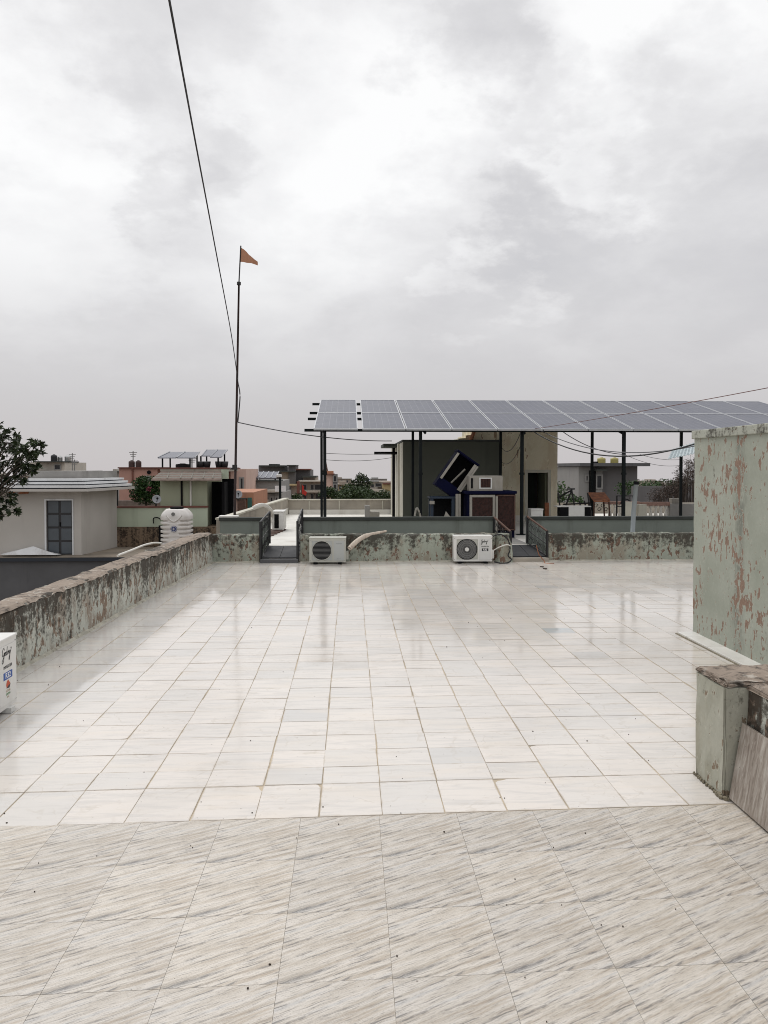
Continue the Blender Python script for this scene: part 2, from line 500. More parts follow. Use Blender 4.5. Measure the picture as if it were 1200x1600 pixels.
leaf('leaf_dark', (.012, .020, .010), (.055, .082, .028))
leaf('leaf_green', (.018, .045, .012), (.055, .110, .028))
leaf('leaf_far', (.018, .038, .012), (.062, .098, .030))
leaf('leaf_dry', (.035, .024, .02), (.10, .065, .052))


def glass_panel():
    m, t, b = newmat('pv_glass')
    uv = N(t, 'ShaderNodeUVMap').outputs[0]
    s = N(t, 'ShaderNodeSeparateXYZ', {0: uv})
    cw = math_(t, 'FRACT', math_(t, 'MULTIPLY', s.outputs[0], 6.0))
    gx = math_(t, 'ABSOLUTE', math_(t, 'SUBTRACT', cw, .5))
    lx = smooth(t, gx, .468, .49)
    ch = math_(t, 'FRACT', math_(t, 'MULTIPLY', s.outputs[1], 12.0))
    gy = math_(t, 'ABSOLUTE', math_(t, 'SUBTRACT', ch, .5))
    ly = smooth(t, gy, .475, .495)
    bb = math_(t, 'FRACT', math_(t, 'MULTIPLY', s.outputs[0], 24.0))
    lb = smooth(t, math_(t, 'ABSOLUTE', math_(t, 'SUBTRACT', bb, .5)), .44, .49, 0, .08)
    ln = math_(t, 'MAXIMUM', math_(t, 'MAXIMUM', math_(t, 'MULTIPLY', lx, .55), math_(t, 'MULTIPLY', ly, .08)), lb)
    p = pos(t)
    n = noise(t, p, 1.2, 5)
    c = ramp(t, n, [(.3, (.038, .045, .078)), (.7, (.054, .062, .100))])
    c = mix(t, ln, c, (.30, .31, .36))
    dust = noise(t, p, 6, 6)
    c = mix(t, smooth(t, dust, .3, .8, .10, .26), c, (.26, .25, .26))
    setin(t, b, 'Base Color', c)
    b.inputs['Roughness'].default_value = .34
    b.inputs['Specular IOR Level'].default_value = .22
    return m


glass_panel()


# ------------------------------------------------------------------ mesh helpers
class MB:
    def __init__(s):
        s.v, s.f, s.uv, s.tint = [], [], [], []

    def add(s, vs, fs, uvs=None, tint=0.5):
        o = len(s.v)
        s.v += [tuple(v) for v in vs]
        for i, f in enumerate(fs):
            s.f.append(tuple(o + k for k in f))
            s.uv.append(uvs[i] if uvs else None)
            s.tint.append(tint)
        return s

    def box(s, a, b, tint=.5):
        x0, y0, z0 = (min(a[i], b[i]) for i in range(3))
        x1, y1, z1 = (max(a[i], b[i]) for i in range(3))
        return s.add([(x0, y0, z0), (x1, y0, z0), (x1, y1, z0), (x0, y1, z0), (x0, y0, z1), (x1, y0, z1), (x1, y1, z1), (x0, y1, z1)],
                     [(0, 3, 2, 1), (4, 5, 6, 7), (0, 1, 5, 4), (1, 2, 6, 5), (2, 3, 7, 6), (3, 0, 4, 7)], tint=tint)

    def obox(s, c, size, rot=None):
        hx, hy, hz = (k / 2 for k in size)
        vs = [Vector(k) for k in ((-hx, -hy, -hz), (hx, -hy, -hz), (hx, hy, -hz), (-hx, hy, -hz), (-hx, -hy, hz), (hx, -hy, hz), (hx, hy, hz), (-hx, hy, hz))]
        if rot is not None:
            vs = [rot @ v for v in vs]
        c = Vector(c)
        return s.add([v + c for v in vs], [(0, 3, 2, 1), (4, 5, 6, 7), (0, 1, 5, 4), (1, 2, 6, 5), (2, 3, 7, 6), (3, 0, 4, 7)])

    def prism(s, pts, z0, z1):
        n = len(pts)
        vs = [(p[0], p[1], z0) for p in pts] + [(p[0], p[1], z1) for p in pts]
        fs = [tuple(range(n - 1, -1, -1)), tuple(range(n, 2 * n))]
        fs += [(i, (i + 1) % n, n + (i + 1) % n, n + i) for i in range(n)]
        return s.add(vs, fs)

    def extrude(s, pts3, vec):
        """a planar outline given thickness along vec"""
        n = len(pts3)
        vec = Vector(vec)
        vs = [Vector(p) for p in pts3] + [Vector(p) + vec for p in pts3]
        fs = [tuple(range(n - 1, -1, -1)), tuple(range(n, 2 * n))]
        fs += [(i, (i + 1) % n, n + (i + 1) % n, n + i) for i in range(n)]
        return s.add(vs, fs)

    def tube(s, pts, r, n=6, caps=True):
        pts = [Vector(p) for p in pts]
        rs = r if isinstance(r, (list, tuple)) else [r] * len(pts)
        vs, fs = [], []
        up = Vector((0, 0, 1))
        for i, p in enumerate(pts):
            t = (pts[min(i + 1, len(pts) - 1)] - pts[max(i - 1, 0)]).normalized()
            ref = up if abs(t.z) < .95 else Vector((0, 1, 0))
            a = t.cross(ref).normalized()
            b = t.cross(a).normalized()
            for k in range(n):
                an = 2 * math.pi * k / n
                vs.append(p + (a * math.cos(an) + b * math.sin(an)) * rs[i])
        for i in range(len(pts) - 1):
            for k in range(n):
                k2 = (k + 1) % n
                fs.append((i * n + k, i * n + k2, (i + 1) * n + k2, (i + 1) * n + k))
        if caps:
            fs.append(tuple(range(n)))
            fs.append(tuple((len(pts) - 1) * n + k for k in range(n - 1, -1, -1)))
        return s.add(vs, fs)

    def lathe(s, prof, c, n=16):
        c = Vector(c)
        vs, fs = [], []
        for r, z in prof:
            for k in range(n):
                a = 2 * math.pi * k / n
                vs.append(c + Vector((r * math.cos(a), r * math.sin(a), z)))
        for i in range(len(prof) - 1):
            for k in range(n):
                k2 = (k + 1) % n
                fs.append((i * n + k, i * n + k2, (i + 1) * n + k2, (i + 1) * n + k))
        fs.append(tuple(range(n - 1, -1, -1)))
        fs.append(tuple((len(prof) - 1) * n + k for k in range(n)))
        return s.add(vs, fs)

    def disc(s, c, r, normal, th=.004, n=20):
        nn = Vector(normal).normalized()
        return s.tube([Vector(c), Vector(c) + nn * th], r, n)

    def ribbon(s, pts, w, o, ux, uy, th):
        """a flat pen stroke: 2-D points on the plane o + x*ux + y*uy"""
        o, ux, uy = Vector(o), Vector(ux), Vector(uy)
        nn = ux.cross(uy).normalized()
        P = [o + ux * a + uy * b for a, b in pts]
        vs, fs = [], []
        for i, p in enumerate(P):
            t = (P[min(i + 1, len(P) - 1)] - P[max(i - 1, 0)]).normalized()
            q = nn.cross(t)
            vs += [p - q * w / 2, p + q * w / 2, p - q * w / 2 + nn * th, p + q * w / 2 + nn * th]
        for i in range(len(P) - 1):
            a, b = i * 4, i * 4 + 4
            fs += [(a + 2, b + 2, b + 3, a + 3), (a, b, b + 2, a + 2), (a + 1, a + 3, b + 3, b + 1)]
        return s.add(vs, fs)

    def mesh(s, name, shift=None):
        me = bpy.data.meshes.new(name)
        vs = s.v if shift is None else [(v[0] - shift[0], v[1] - shift[1], v[2] - shift[2]) for v in s.v]
        me.from_pydata(vs, [], s.f)
        if any(u is not None for u in s.uv):
            ul = me.uv_layers.new(name='UVMap')
            k = 0
            for f, u in zip(s.f, s.uv):
                for j in range(len(f)):
                    if u is not None:
                        ul.data[k].uv = u[j]
                    k += 1
        at_ = me.attributes.new('tint', 'FLOAT', 'FACE')
        at_.data.foreach_set('value', s.tint)
        return me

    def build(s, name, m, parent=None, smooth=False, bevel=0.0, bseg=2):
        if parent is None:
            xs, ys, zs = zip(*s.v)
            sh = ((min(xs) + max(xs)) / 2, (min(ys) + max(ys)) / 2, min(zs))
            me = s.mesh(name, sh)
            o = bpy.data.objects.new(name, me)
            o.location = sh
            COL.objects.link(o)
        else:
            me = s.mesh(name)
            o = bpy.data.objects.new(name, me)
            COL.objects.link(o)
            o.parent = parent
            if parent.name in INV:
                o.matrix_parent_inverse = INV[parent.name]
            elif parent.type == 'MESH' and parent.parent is None and parent.name not in LOCAL:
                o.matrix_parent_inverse = Matrix.Translation(-parent.location)
        me.materials.append(M[m])
        if smooth:
            me.polygons.foreach_set('use_smooth', [True] * len(me.polygons))
        if bevel:
            bm = o.modifiers.new('bevel', 'BEVEL')
            bm.width = bevel
            bm.segments = bseg
            bm.limit_method = 'ANGLE'
        return o


INV, LOCAL = {}, set()


def tag(o, label=None, cat=None, group=None, kind=None):
    if label:
        o['label'] = label
    if cat:
        o['category'] = cat
    if group:
        o['group'] = group
    if kind:
        o['kind'] = kind
    return o


def thing(name, label, cat, loc, rz=0.0, group=None, local=False, kind=None):
    """an Empty at the thing's base; parts are given in world coordinates unless local"""
    o = bpy.data.objects.new(name, None)
    COL.objects.link(o)
    o.empty_display_size = .1
    o.location = loc
    o.rotation_euler = (0, 0, rz)
    if not local:
        INV[o.name] = Matrix.Translation(-Vector(loc))
    return tag(o, label, cat, group, kind)


def copy_tree(o, parent=None):
    c = o.copy()
    COL.objects.link(c)
    if parent is not None:
        c.parent = parent
    for ch in list(o.children):
        copy_tree(ch, c)
    return c


def sag(p0, p1, drop, n=14):
    p0, p1 = Vector(p0), Vector(p1)
    return [p0.lerp(p1, i / n) - Vector((0, 0, 4 * drop * (i / n) * (1 - i / n))) for i in range(n + 1)]


def smooth_path(pts, k=5):
    P = [Vector(p) for p in pts]
    out = []
    for i in range(len(P) - 1):
        a, b, c, d_ = P[max(i - 1, 0)], P[i], P[i + 1], P[min(i + 2, len(P) - 1)]
        for j in range(k):
            t = j / k
            out.append(.5 * (2 * b + (c - a) * t + (2 * a - 5 * b + 4 * c - d_) * t * t + (3 * b - a - 3 * c + d_) * t ** 3))
    out.append(P[-1])
    return out


def text_mesh(body, size, o, ux, uy, depth=.001, name='lettering', mat='ink', parent=None, bold=0.0):
    cu = bpy.data.curves.new('t', 'FONT')
    cu.body = body
    cu.size = size
    cu.extrude = depth
    cu.offset = bold
    cu.resolution_u = 3
    cu.align_x = 'CENTER'
    cu.align_y = 'CENTER'
    ob = bpy.data.objects.new('t', cu)
    COL.objects.link(ob)
    bpy.context.view_layer.update()
    me = ob.evaluated_get(bpy.context.evaluated_depsgraph_get()).to_mesh()
    o, ux, uy = Vector(o), Vector(ux), Vector(uy)
    nn = ux.cross(uy)
    mb = MB()
    mb.add([o + ux * v.co.x + uy * v.co.y + nn * v.co.z for v in me.vertices], [tuple(p.vertices) for p in me.polygons])
    bpy.data.objects.remove(ob)
    bpy.data.curves.remove(cu)
    return mb.build(name, mat, parent)


# ------------------------------------------------------------------ ground and our own roof
Z2 = .21                    # the roof across the gap lies a step higher
YW = 13.95                  # far parapet of our roof
YG = 14.85                  # wall of the roof across the gap
Z3 = -1.05                  # neighbour's lower roof on the left


def wall_x(y):              # inner face of the left parapet
    return -3.12 + (3.12 - 2.47) * y / 13.95


FALL = .0185                # the land falls away gently ahead
g = MB().add([(-3000, -400, -7.2), (3000, -400, -7.2), (3000, 20, -7.2), (-3000, 20, -7.2), (3000, 5000, -7.2 - FALL * 4980), (-3000, 5000, -7.2 - FALL * 4980)], [(0, 1, 2, 3), (3, 2, 4, 5)])
tag(g.build('ground', 'ground_earth'), kind='structure')

own = thing('roof_terrace', None, None, (0, 6, 0), kind='structure')
MB().box((-3.45, -3.5, -.35), (9.3, YW + .24, -.0062)).build('roof_slab', 'grout', own)
MB().box((-3.4, -3.4, -7.2), (9.2, YW + .2, -.35)).build('house_body', 'concrete', own)

# white marble tiles
TX, X0 = .314, .16
rows = [3.757, 4.150, 4.383]
while rows[-1] < YW:
    rows.append(rows[-1] + .266)


def row_y(i, x):
    k = max(0, 1 - i / 12)
    return rows[i] + .028 * x * k


tiles = []
for i in range(len(rows) - 1):
    for c in range(-12, 30):
        xa = X0 + c * TX
        if xa < wall_x(rows[i]) - .33 or xa > 9.2:
            continue
        if xa > 3.6 and rows[i] < 7.2:
            continue
        dx = rnd.uniform(-.003, .003)
        tiles.append((i, c, xa + dx))


def tile_mesh(mb, i, c, xa, cut=None):
    gx = .0022 + rnd.uniform(0, .0008)
    gy = .0015 + (rnd.random() < .12) * .0014 + rnd.uniform(0, .0006)
    x0, x1 = xa + gx, xa + TX - gx
    jit = [rnd.gauss(0, .0006) for _ in range(4)]
    base = rnd.gauss(0, .0007) + (.0012 if i == 1 else 0)
    y00, y10 = row_y(i, x0) + gy, row_y(i, x1) + gy
    y01, y11 = row_y(i + 1, x0) - gy, row_y(i + 1, x1) - gy
    t = rnd.uniform(.28, 1.0)
    if xa < -2.1:
        t = rnd.uniform(.15, .24)  # greyer left strip: tint partly paints its darker reflection
    if rnd.random() < .03:
        t = rnd.uniform(.18, .28)
    if (i, c) == (15, 6):
        t = 0.0
    z = -.003 + base
    top = [(x0, y00, z + jit[0]), (x1, y10, z + jit[1]), (x1, y11, z + jit[2]), (x0, y01, z + jit[3])]
    if cut is not None:                        # a corner knocked off
        k, s1 = cut
        p, a, b = Vector(top[k]), Vector(top[k - 1]), Vector(top[(k + 1) % 4])
        ea, eb = (a - p).normalized(), (b - p).normalized()
        top[k:k + 1] = [tuple(p + ea * s1 * 1.6), tuple(p + ea * s1 * .9 + eb * s1 * .35), tuple(p + ea * s1 * .35 + eb * s1 * .5), tuple(p + eb * s1)]
    n = len(top)
    vs = top + [(v[0], v[1], -.02) for v in top]
    fs = [tuple(range(n))] + [(k, k + n, (k + 1) % n + n, (k + 1) % n) for k in range(n)]
    uvs = [[((v[0] - x0) / (x1 - x0), (v[1] - (y00 + y10) / 2) / ((y01 + y11) / 2 - (y00 + y10) / 2)) for v in top]] + [[(.5, .5)] * 4] * n
    mb.add(vs, fs, uvs=uvs, tint=t)


def in_view(x, y):
    px = 547 + x / max(y, .1) * 1190
    return -60 < px < 1260


vis = sorted([t for t in tiles if in_view(t[2] + .15, rows[t[0]] + .13)], key=lambda t: t[0])
cuts = {(0, -3): (2, .045), (0, -2): (2, .03), (0, 2): (3, .05), (2, 3): (3, .03), (6, 5): (0, .03), (4, -6): (1, .025)}
first = vis[:300]
fset = {(t[0], t[1]) for t in first}
for t in first:
    mb = MB()
    tile_mesh(mb, *t, cut=cuts.get((t[0], t[1])))
    if mb.v:
        mb.build('marble_tile', 'white_marble', own)
rest = MB()
for t in tiles:
    if (t[0], t[1]) not in fset:
        tile_mesh(rest, *t)
tag(rest.build('marble_tiling', 'white_marble', own), kind='stuff')

# streaked tiles in the foreground
PX, PY = .385, .405
for j in range(11):
    for c in range(-9, 6):
        xa = .141 + c * PX
        yb = 3.752 - j * PY
        if xa > 2.0 or yb < -.6:
            continue
        x1 = min(xa + PX, 2.06)
        mb = MB()
        gp = .0006
        sk = .024
        z = -.003 + rnd.gauss(0, .0003)
        A = [(xa + gp, yb - PY + gp + sk * xa), (x1 - gp, yb - PY + gp + sk * x1), (x1 - gp, yb - gp + sk * x1), (xa + gp, yb - gp + sk * xa)]
        fx = (x1 - xa) / PX
        uvs = [(0, 0), (fx, 0), (fx, 1), (0, 1)]
        vs = [(p[0], p[1], z) for p in A] + [(p[0], p[1], -.02) for p in A]
        mb.add(vs, [(0, 1, 2, 3)] + [(k, k + 4, (k + 1) % 4 + 4, (k + 1) % 4) for k in range(4)], uvs=[uvs] + [[(0, 0)] * 4] * 4, tint=rnd.random())
        mb.build('streaked_tile', 'streaked_tile', own)

# grit and dead leaves lying about
lit = MB()
for k in range(70):
    y = rnd.uniform(2.0, 9.5) if k > 22 else rnd.uniform(2.1, 4.0)
    x = rnd.uniform(-.46 * y, min(.44 * y, 1.9 if y < 4.3 else 3.2))
    s_ = rnd.uniform(.0014, .0034) * (1.8 if rnd.random() < .08 else 1)
    a = rnd.uniform(0, 6.28)
    pts = [(x + s_ * rnd.uniform(.6, 1.3) * math.cos(a + q) * (1.5 if q in (0, 3.1) else 1), y + s_ * rnd.uniform(.6, 1.2) * math.sin(a + q)) for q in (0, 1.1, 2.0, 3.1, 4.2, 5.3)]
    lit.prism(pts, -.004, .0015)
tag(lit.build('floor_litter', 'leaf_litter'), kind='stuff')

# left parapet: its face crumbles, its top is uneven
def rough_wall(mb, P0, P1, thick, h, n, dz=.012, dy=.006, zb=-.03, hz=3):
    """a run of plastered wall from P0 to P1; thick is measured to the left of travel"""
    P0, P1 = Vector((*P0, 0)), Vector((*P1, 0))
    t = (P1 - P0).normalized()
    nrm = Vector((-t.y, t.x, 0))
    rows_ = []
    for i in range(n + 1):
        p = P0.lerp(P1, i / n)
        e0, e1 = rnd.gauss(0, dz), rnd.gauss(0, dz)
        prof = []
        for k in range(hz + 1):
            off = rnd.gauss(0, dy)
            prof.append(p + nrm * off + Vector((0, 0, zb + (h - .02 - zb) * k / hz + (e0 if k == hz else 0))))
        prof.append(p + nrm * (.02 + abs(rnd.gauss(0, .006))) + Vector((0, 0, h + e0)))
        prof.append(p + nrm * (thick - .02) + Vector((0, 0, h + e1)))
        prof.append(p + nrm * thick + Vector((0, 0, h - .02 + e1)))
        prof.append(p + nrm * thick + Vector((0, 0, zb)))
        rows_.append(prof)
    m = len(rows_[0])
    vs = [v for r_ in rows_ for v in r_]
    fs = []
    for i in range(n):
        for k in range(m - 1):
            fs.append((i * m + k, (i + 1) * m + k, (i + 1) * m + k + 1, i * m + k + 1))
    fs.append(tuple(range(m)))
    fs.append(tuple(n * m + k for k in range(m - 1, -1, -1)))
    mb.add(vs, fs)
    return mb


lw = thing('parapet_wall', 'long mouldy pale green parapet running down the left side of the white roof', 'parapet wall', (-2.9, 6, 0))
rough_wall(MB(), (wall_x(-3.4), -3.4), (wall_x(YW) - .01, YW - .02), .30, .535, 90, .008, .004).build('plaster', 'parapet_paint', lw, smooth=False)
cap = MB()                                          # worn cement topping, rough and rounded at the edge
nl, nw = 230, 7
vs = []
for i in range(nl + 1):
    yy = -3.35 + (YW - .03 + 3.35) * i / nl
    e = rnd.gauss(0, .0035)
    for k in range(nw + 1):
        q = k / nw
        xx = wall_x(yy) - .004 + (e if k == 0 else 0) - .298 * q + (rnd.gauss(0, .005) if 0 < k < nw else 0)
        zz = .536 + (.012 if 0 < k < nw else -.008) + rnd.gauss(0, .003) + .006 * math.sin(yy * 2.1) - (.012 if k == 0 and rnd.random() < .25 else 0)
        vs.append((xx, yy, zz))
m_ = nw + 1
cap.add(vs, [(i * m_ + k, (i + 1) * m_ + k, (i + 1) * m_ + k + 1, i * m_ + k + 1) for i in range(nl) for k in range(nw)])
cap.build('cement_top', 'worn_top', lw)

def fillet(p0, p1, n, nrm, w):
    """a rough cement fillet where a wall meets the tiles"""
    mb = MB()
    p0, p1, nrm = Vector((*p0, 0)), Vector((*p1, 0)), Vector((*nrm, 0))
    vs = []
    for i in range(n + 1):
        p = p0.lerp(p1, i / n)
        ww = w * rnd.uniform(.55, 1.35)
        vs += [p - nrm * .02 + Vector((0, 0, w * rnd.uniform(.7, 1.2))), p + nrm * ww * .5 + Vector((0, 0, w * .35)), p + nrm * ww + Vector((0, 0, -.008))]
    mb.add(vs, [q for i in range(n) for q in ((i * 3, i * 3 + 3, i * 3 + 4, i * 3 + 1), (i * 3 + 1, i * 3 + 4, i * 3 + 5, i * 3 + 2))])
    return mb


fillet((wall_x(-3), -3), (wall_x(YW), YW), 170, (1, 0), .030).build('base_fillet', 'fillet', lw)

# far parapet, three runs with openings between
def fx(px):
    return X_(px, YW)


for a, b_, lab in ((wall_x(YW) - .29, fx(405), 'short patchy parapet between the left wall corner and the left metal gate'),
                   (fx(469), fx(798), 'long peeling parapet with two outdoor units standing against it'),
                   (fx(858), 9.25, 'stained parapet right of the right hand gate with a grey pipe behind')):
    mb = rough_wall(MB(), (a, YW), (b_, YW), .20, .50, max(8, int((b_ - a) / .12)), .007, .004)
    o = mb.build('parapet_wall', 'far_parapet_paint')
    tag(o, lab, 'parapet wall')
    fillet((a, YW), (b_, YW), max(8, int((b_ - a) / .1)), (0, -1), .028).build('base_fillet', 'fillet', o)
# end post at the right opening, a rough round lump of plaster
tag(MB().tube([(fx(787), YW - .05, -.02), (fx(788), YW - .06, .14), (fx(787), YW - .05, .30), (fx(785), YW - .02, .47)], [.17, .15, .15, .11], 10).build('plaster_buttress', 'far_parapet_paint', smooth=True),
    'rough rounded plaster lump at the parapet end beside the right hand gate', 'buttress')

# ------------------------------------------------------------------ peeling stair block on the right
XB = 3.55
blk = thing('stair_block', 'tall pale green stair block with peeling paint at the right edge', 'building', (5, 6.2, 0))
bm_ = MB()
ny, nz = 26, 12
ys = [4.9 + (7.78 - 4.9) * i / ny for i in range(ny + 1)]
grid = [(XB + rnd.gauss(0, .0025), y, -.03 + 2.04 * k / nz) for y in ys for k in range(nz + 1)]
bm_.add(grid, [(i * (nz + 1) + k, i * (nz + 1) + k + 1, (i + 1) * (nz + 1) + k + 1, (i + 1) * (nz + 1) + k) for i in range(ny) for k in range(nz)])
bm_.box((XB + .012, 4.9, -.03), (7.0, 7.78, 2.01))
bm_.build('wall', 'block_paint', blk)
MB().box((XB - .022, 4.86, 2.01), (7.05, 7.81, 2.095)).build('coping', 'coping_paint', blk, bevel=.008)
ledge = thing('marble_ledge', 'raised white marble strip at the foot of the peeling green block', 'ledge', (3.45, 6.2, 0))
y = 4.9
while y < 7.7:
    y2 = min(y + .44, 7.76)
    MB().box((XB - .17, y + .002, -.02), (XB + .006, y2 - .002, .020), tint=.6).build('marble_strip', 'ledge_marble', ledge, bevel=.003)
    y = y2
tag(MB().box((XB - .188, 4.9, -.012), (XB - .168, 7.77, .004)).build('muddy_joint', 'mud', ledge), kind='stuff')

# ------------------------------------------------------------------ low pier and wall at the right front
pier = thing('low_wall', 'low pale green wall with a thick end pier and worn brown top at lower right', 'wall', (2.1, 4.0, 0))


def rough_block(a, b, n=5, s=.004):
    mb = MB()
    mb.box(a, b)
    import bmesh
    bm = bmesh.new()
    me = mb.mesh('tmp')
    bm.from_mesh(me)
    bmesh.ops.bevel(bm, geom=bm.edges[:], offset=.012, segments=2, affect='EDGES')
    bmesh.ops.subdivide_edges(bm, edges=bm.edges[:], cuts=n, use_grid_fill=True)
    for v in bm.verts:
        if v.co.z > a[2] + .01:
            v.co += Vector((rnd.gauss(0, s), rnd.gauss(0, s), rnd.gauss(0, s * .8)))
    out = MB()
    out.add([v.co[:] for v in bm.verts], [tuple(v.index for v in f.verts) for f in bm.faces])
    bm.free()
    bpy.data.meshes.remove(me)
    return out


rough_block((1.938, 3.868, -.02), (2.34, 4.205, .585), 4, .0022).build('pier', 'pier_paint', pier)
rough_block((2.058, .4, -.02), (2.33, 3.872, .580), 4, .0028).build('wall_run', 'parapet_paint', pier)
rough_block((2.335, 3.93, -.02), (3.62, 4.2, .580), 4, .0028).build('wall_return', 'parapet_paint', pier)
rough_block((1.940, 3.870, .572), (2.342, 4.204, .606), 5, .006).build('pier_top', 'worn_top', pier)
rough_block((2.059, .4, .566), (2.329, 3.868, .596), 7, .007).build('wall_top', 'worn_top', pier)
rough_block((2.345, 3.932, .566), (3.62, 4.199, .596), 7, .007).build('return_top', 'worn_top', pier)
ft = MB()
for k in range(34):
    a = Vector((1.936 + rnd.uniform(-.016, .004), 3.86 + .345 * k / 33, 0))
    q_ = rnd.uniform(.006, .015) * (1.5 if k < 5 else 1)
    ft.obox(a + Vector((0, 0, q_ * .3)), (q_, q_ * rnd.uniform(.8, 1.6), q_ * rnd.uniform(.7, 1.6)), Matrix.Rotation(rnd.uniform(0, 3), 3, 'Z') @ Matrix.Rotation(rnd.uniform(-.5, .5), 3, 'X'))
for k in range(12):
    ft.obox((1.94 + .1 * k / 11, 3.855 + rnd.uniform(-.02, .01), .006), (rnd.uniform(.008, .018), rnd.uniform(.008, .018), rnd.uniform(.01, .03)), Matrix.Rotation(rnd.uniform(0, 3), 3, 'Z'))
tag(ft.build('crumbled_plaster', 'mud', pier, bevel=.004), kind='stuff')

MB().box((2.34, .4, -.05), (3.54, 3.925, .001)).build('stair_landing', 'concrete', own)

# marble slab leaning on the wall
def grain():
    m, t, b = newmat('brown_slab')
    p = pos(t)
    a = noise(t, scaled(t, p, (22, 22, 1.4)), 1.6, 9, .70, .5)
    bb = noise(t, scaled(t, p, (50, 50, 2.5)), 1.2, 6, .6)
    c = ramp(t, a, [(.34, (.13, .10, .08)), (.45, (.25, .21, .175)), (.55, (.34, .30, .26)), (.66, (.45, .415, .37))])
    c = mix(t, smooth(t, bb, .5, .7, 0, .5), c, (.16, .125, .10))
    sp = noise(t, p, 34, 2)
    c = mix(t, smooth(t, sp, .74, .77, 0, .9), c, (.03, .025, .02))
    setin(t, b, 'Base Color', c)
    b.inputs['Roughness'].default_value = .55
    bump(t, b, bb, .2, .003)


grain()
sb = MB()
lean = math.atan2(.083, .385)
sb.extrude([(1.966, 3.845, .002), (1.966, 2.93, .002), (1.966 + .082, 2.93, .395), (1.966 + .082, 3.835, .395)], (.0, 0, 0))
sb = MB()
nx_ = Vector((-.385, 0, .083)).normalized() * .018
b0, b1 = Vector((1.972, 3.846, .006)), Vector((1.972, 2.92, .006))
u_ = Vector((.066, 0, .392))
sb.extrude([b0, b0 + u_, b1 + u_, b1], nx_)
tag(sb.build('stone_slab', 'brown_slab', bevel=.002), 'brown veined stone slab leaning against the low wall at lower right', 'stone slab')

# ------------------------------------------------------------------ outdoor units
def godrej(mb, o, ux, uy, s, w, th):
    """the cursive maker's signature, written as pen strokes"""
    st = [
        [(.30, .62), (.24, .74), (.12, .72), (.03, .55), (.02, .36), (.10, .27), (.21, .34), (.27, .48), (.27, .36), (.22, .10), (.10, -.14), (-.02, -.12), (.02, .02), (.20, .20), (.33, .32)],
        [(.33, .32), (.38, .45), (.46, .44), (.47, .33), (.40, .27), (.34, .34), (.36, .44), (.50, .42)],
        [(.62, .46), (.55, .45), (.51, .35), (.56, .27), (.63, .36), (.70, .78), (.64, .40), (.68, .28), (.74, .34)],
        [(.74, .34), (.78, .47), (.80, .42), (.84, .46), (.87, .42)],
        [(.86, .34), (.94, .40), (.96, .46), (.91, .47), (.88, .36), (.94, .27), (1.03, .36)],
        [(1.03, .36), (1.08, .47), (1.06, .20), (1.00, -.06), (.92, -.10), (.94, .04), (1.06, .22), (1.20, .46), (1.30, .62)],
        [(1.10, .60), (1.12, .63), (1.14, .61)],
    ]
    for p in st:
        pts = [(v.x * s, v.y * s) for v in smooth_path([(a, b, 0) for a, b in p], 4)]
        mb.ribbon(pts, w, o, ux, uy, th)
    return mb


def bars(mb, c, r, n, ux, uy, th=.004, w=.004):
    """horizontal wires across a round opening"""
    c, ux, uy = Vector(c), Vector(ux), Vector(uy)
    for k in range(n):
        h = -r + 2 * r * (k + .5) / n
        L = math.sqrt(max(0, r * r - h * h))
        mb.tube([c + ux * -L + uy * h, c + ux * L + uy * h], w, 4)
    return mb


def ring(mb, c, r, w, ux, uy, n=28, th=.003):
    c, ux, uy = Vector(c), Vector(ux), Vector(uy)
    mb.tube([c + ux * r * math.cos(2 * math.pi * k / n) + uy * r * math.sin(2 * math.pi * k / n) for k in range(n + 1)], w, 5, False)
    return mb


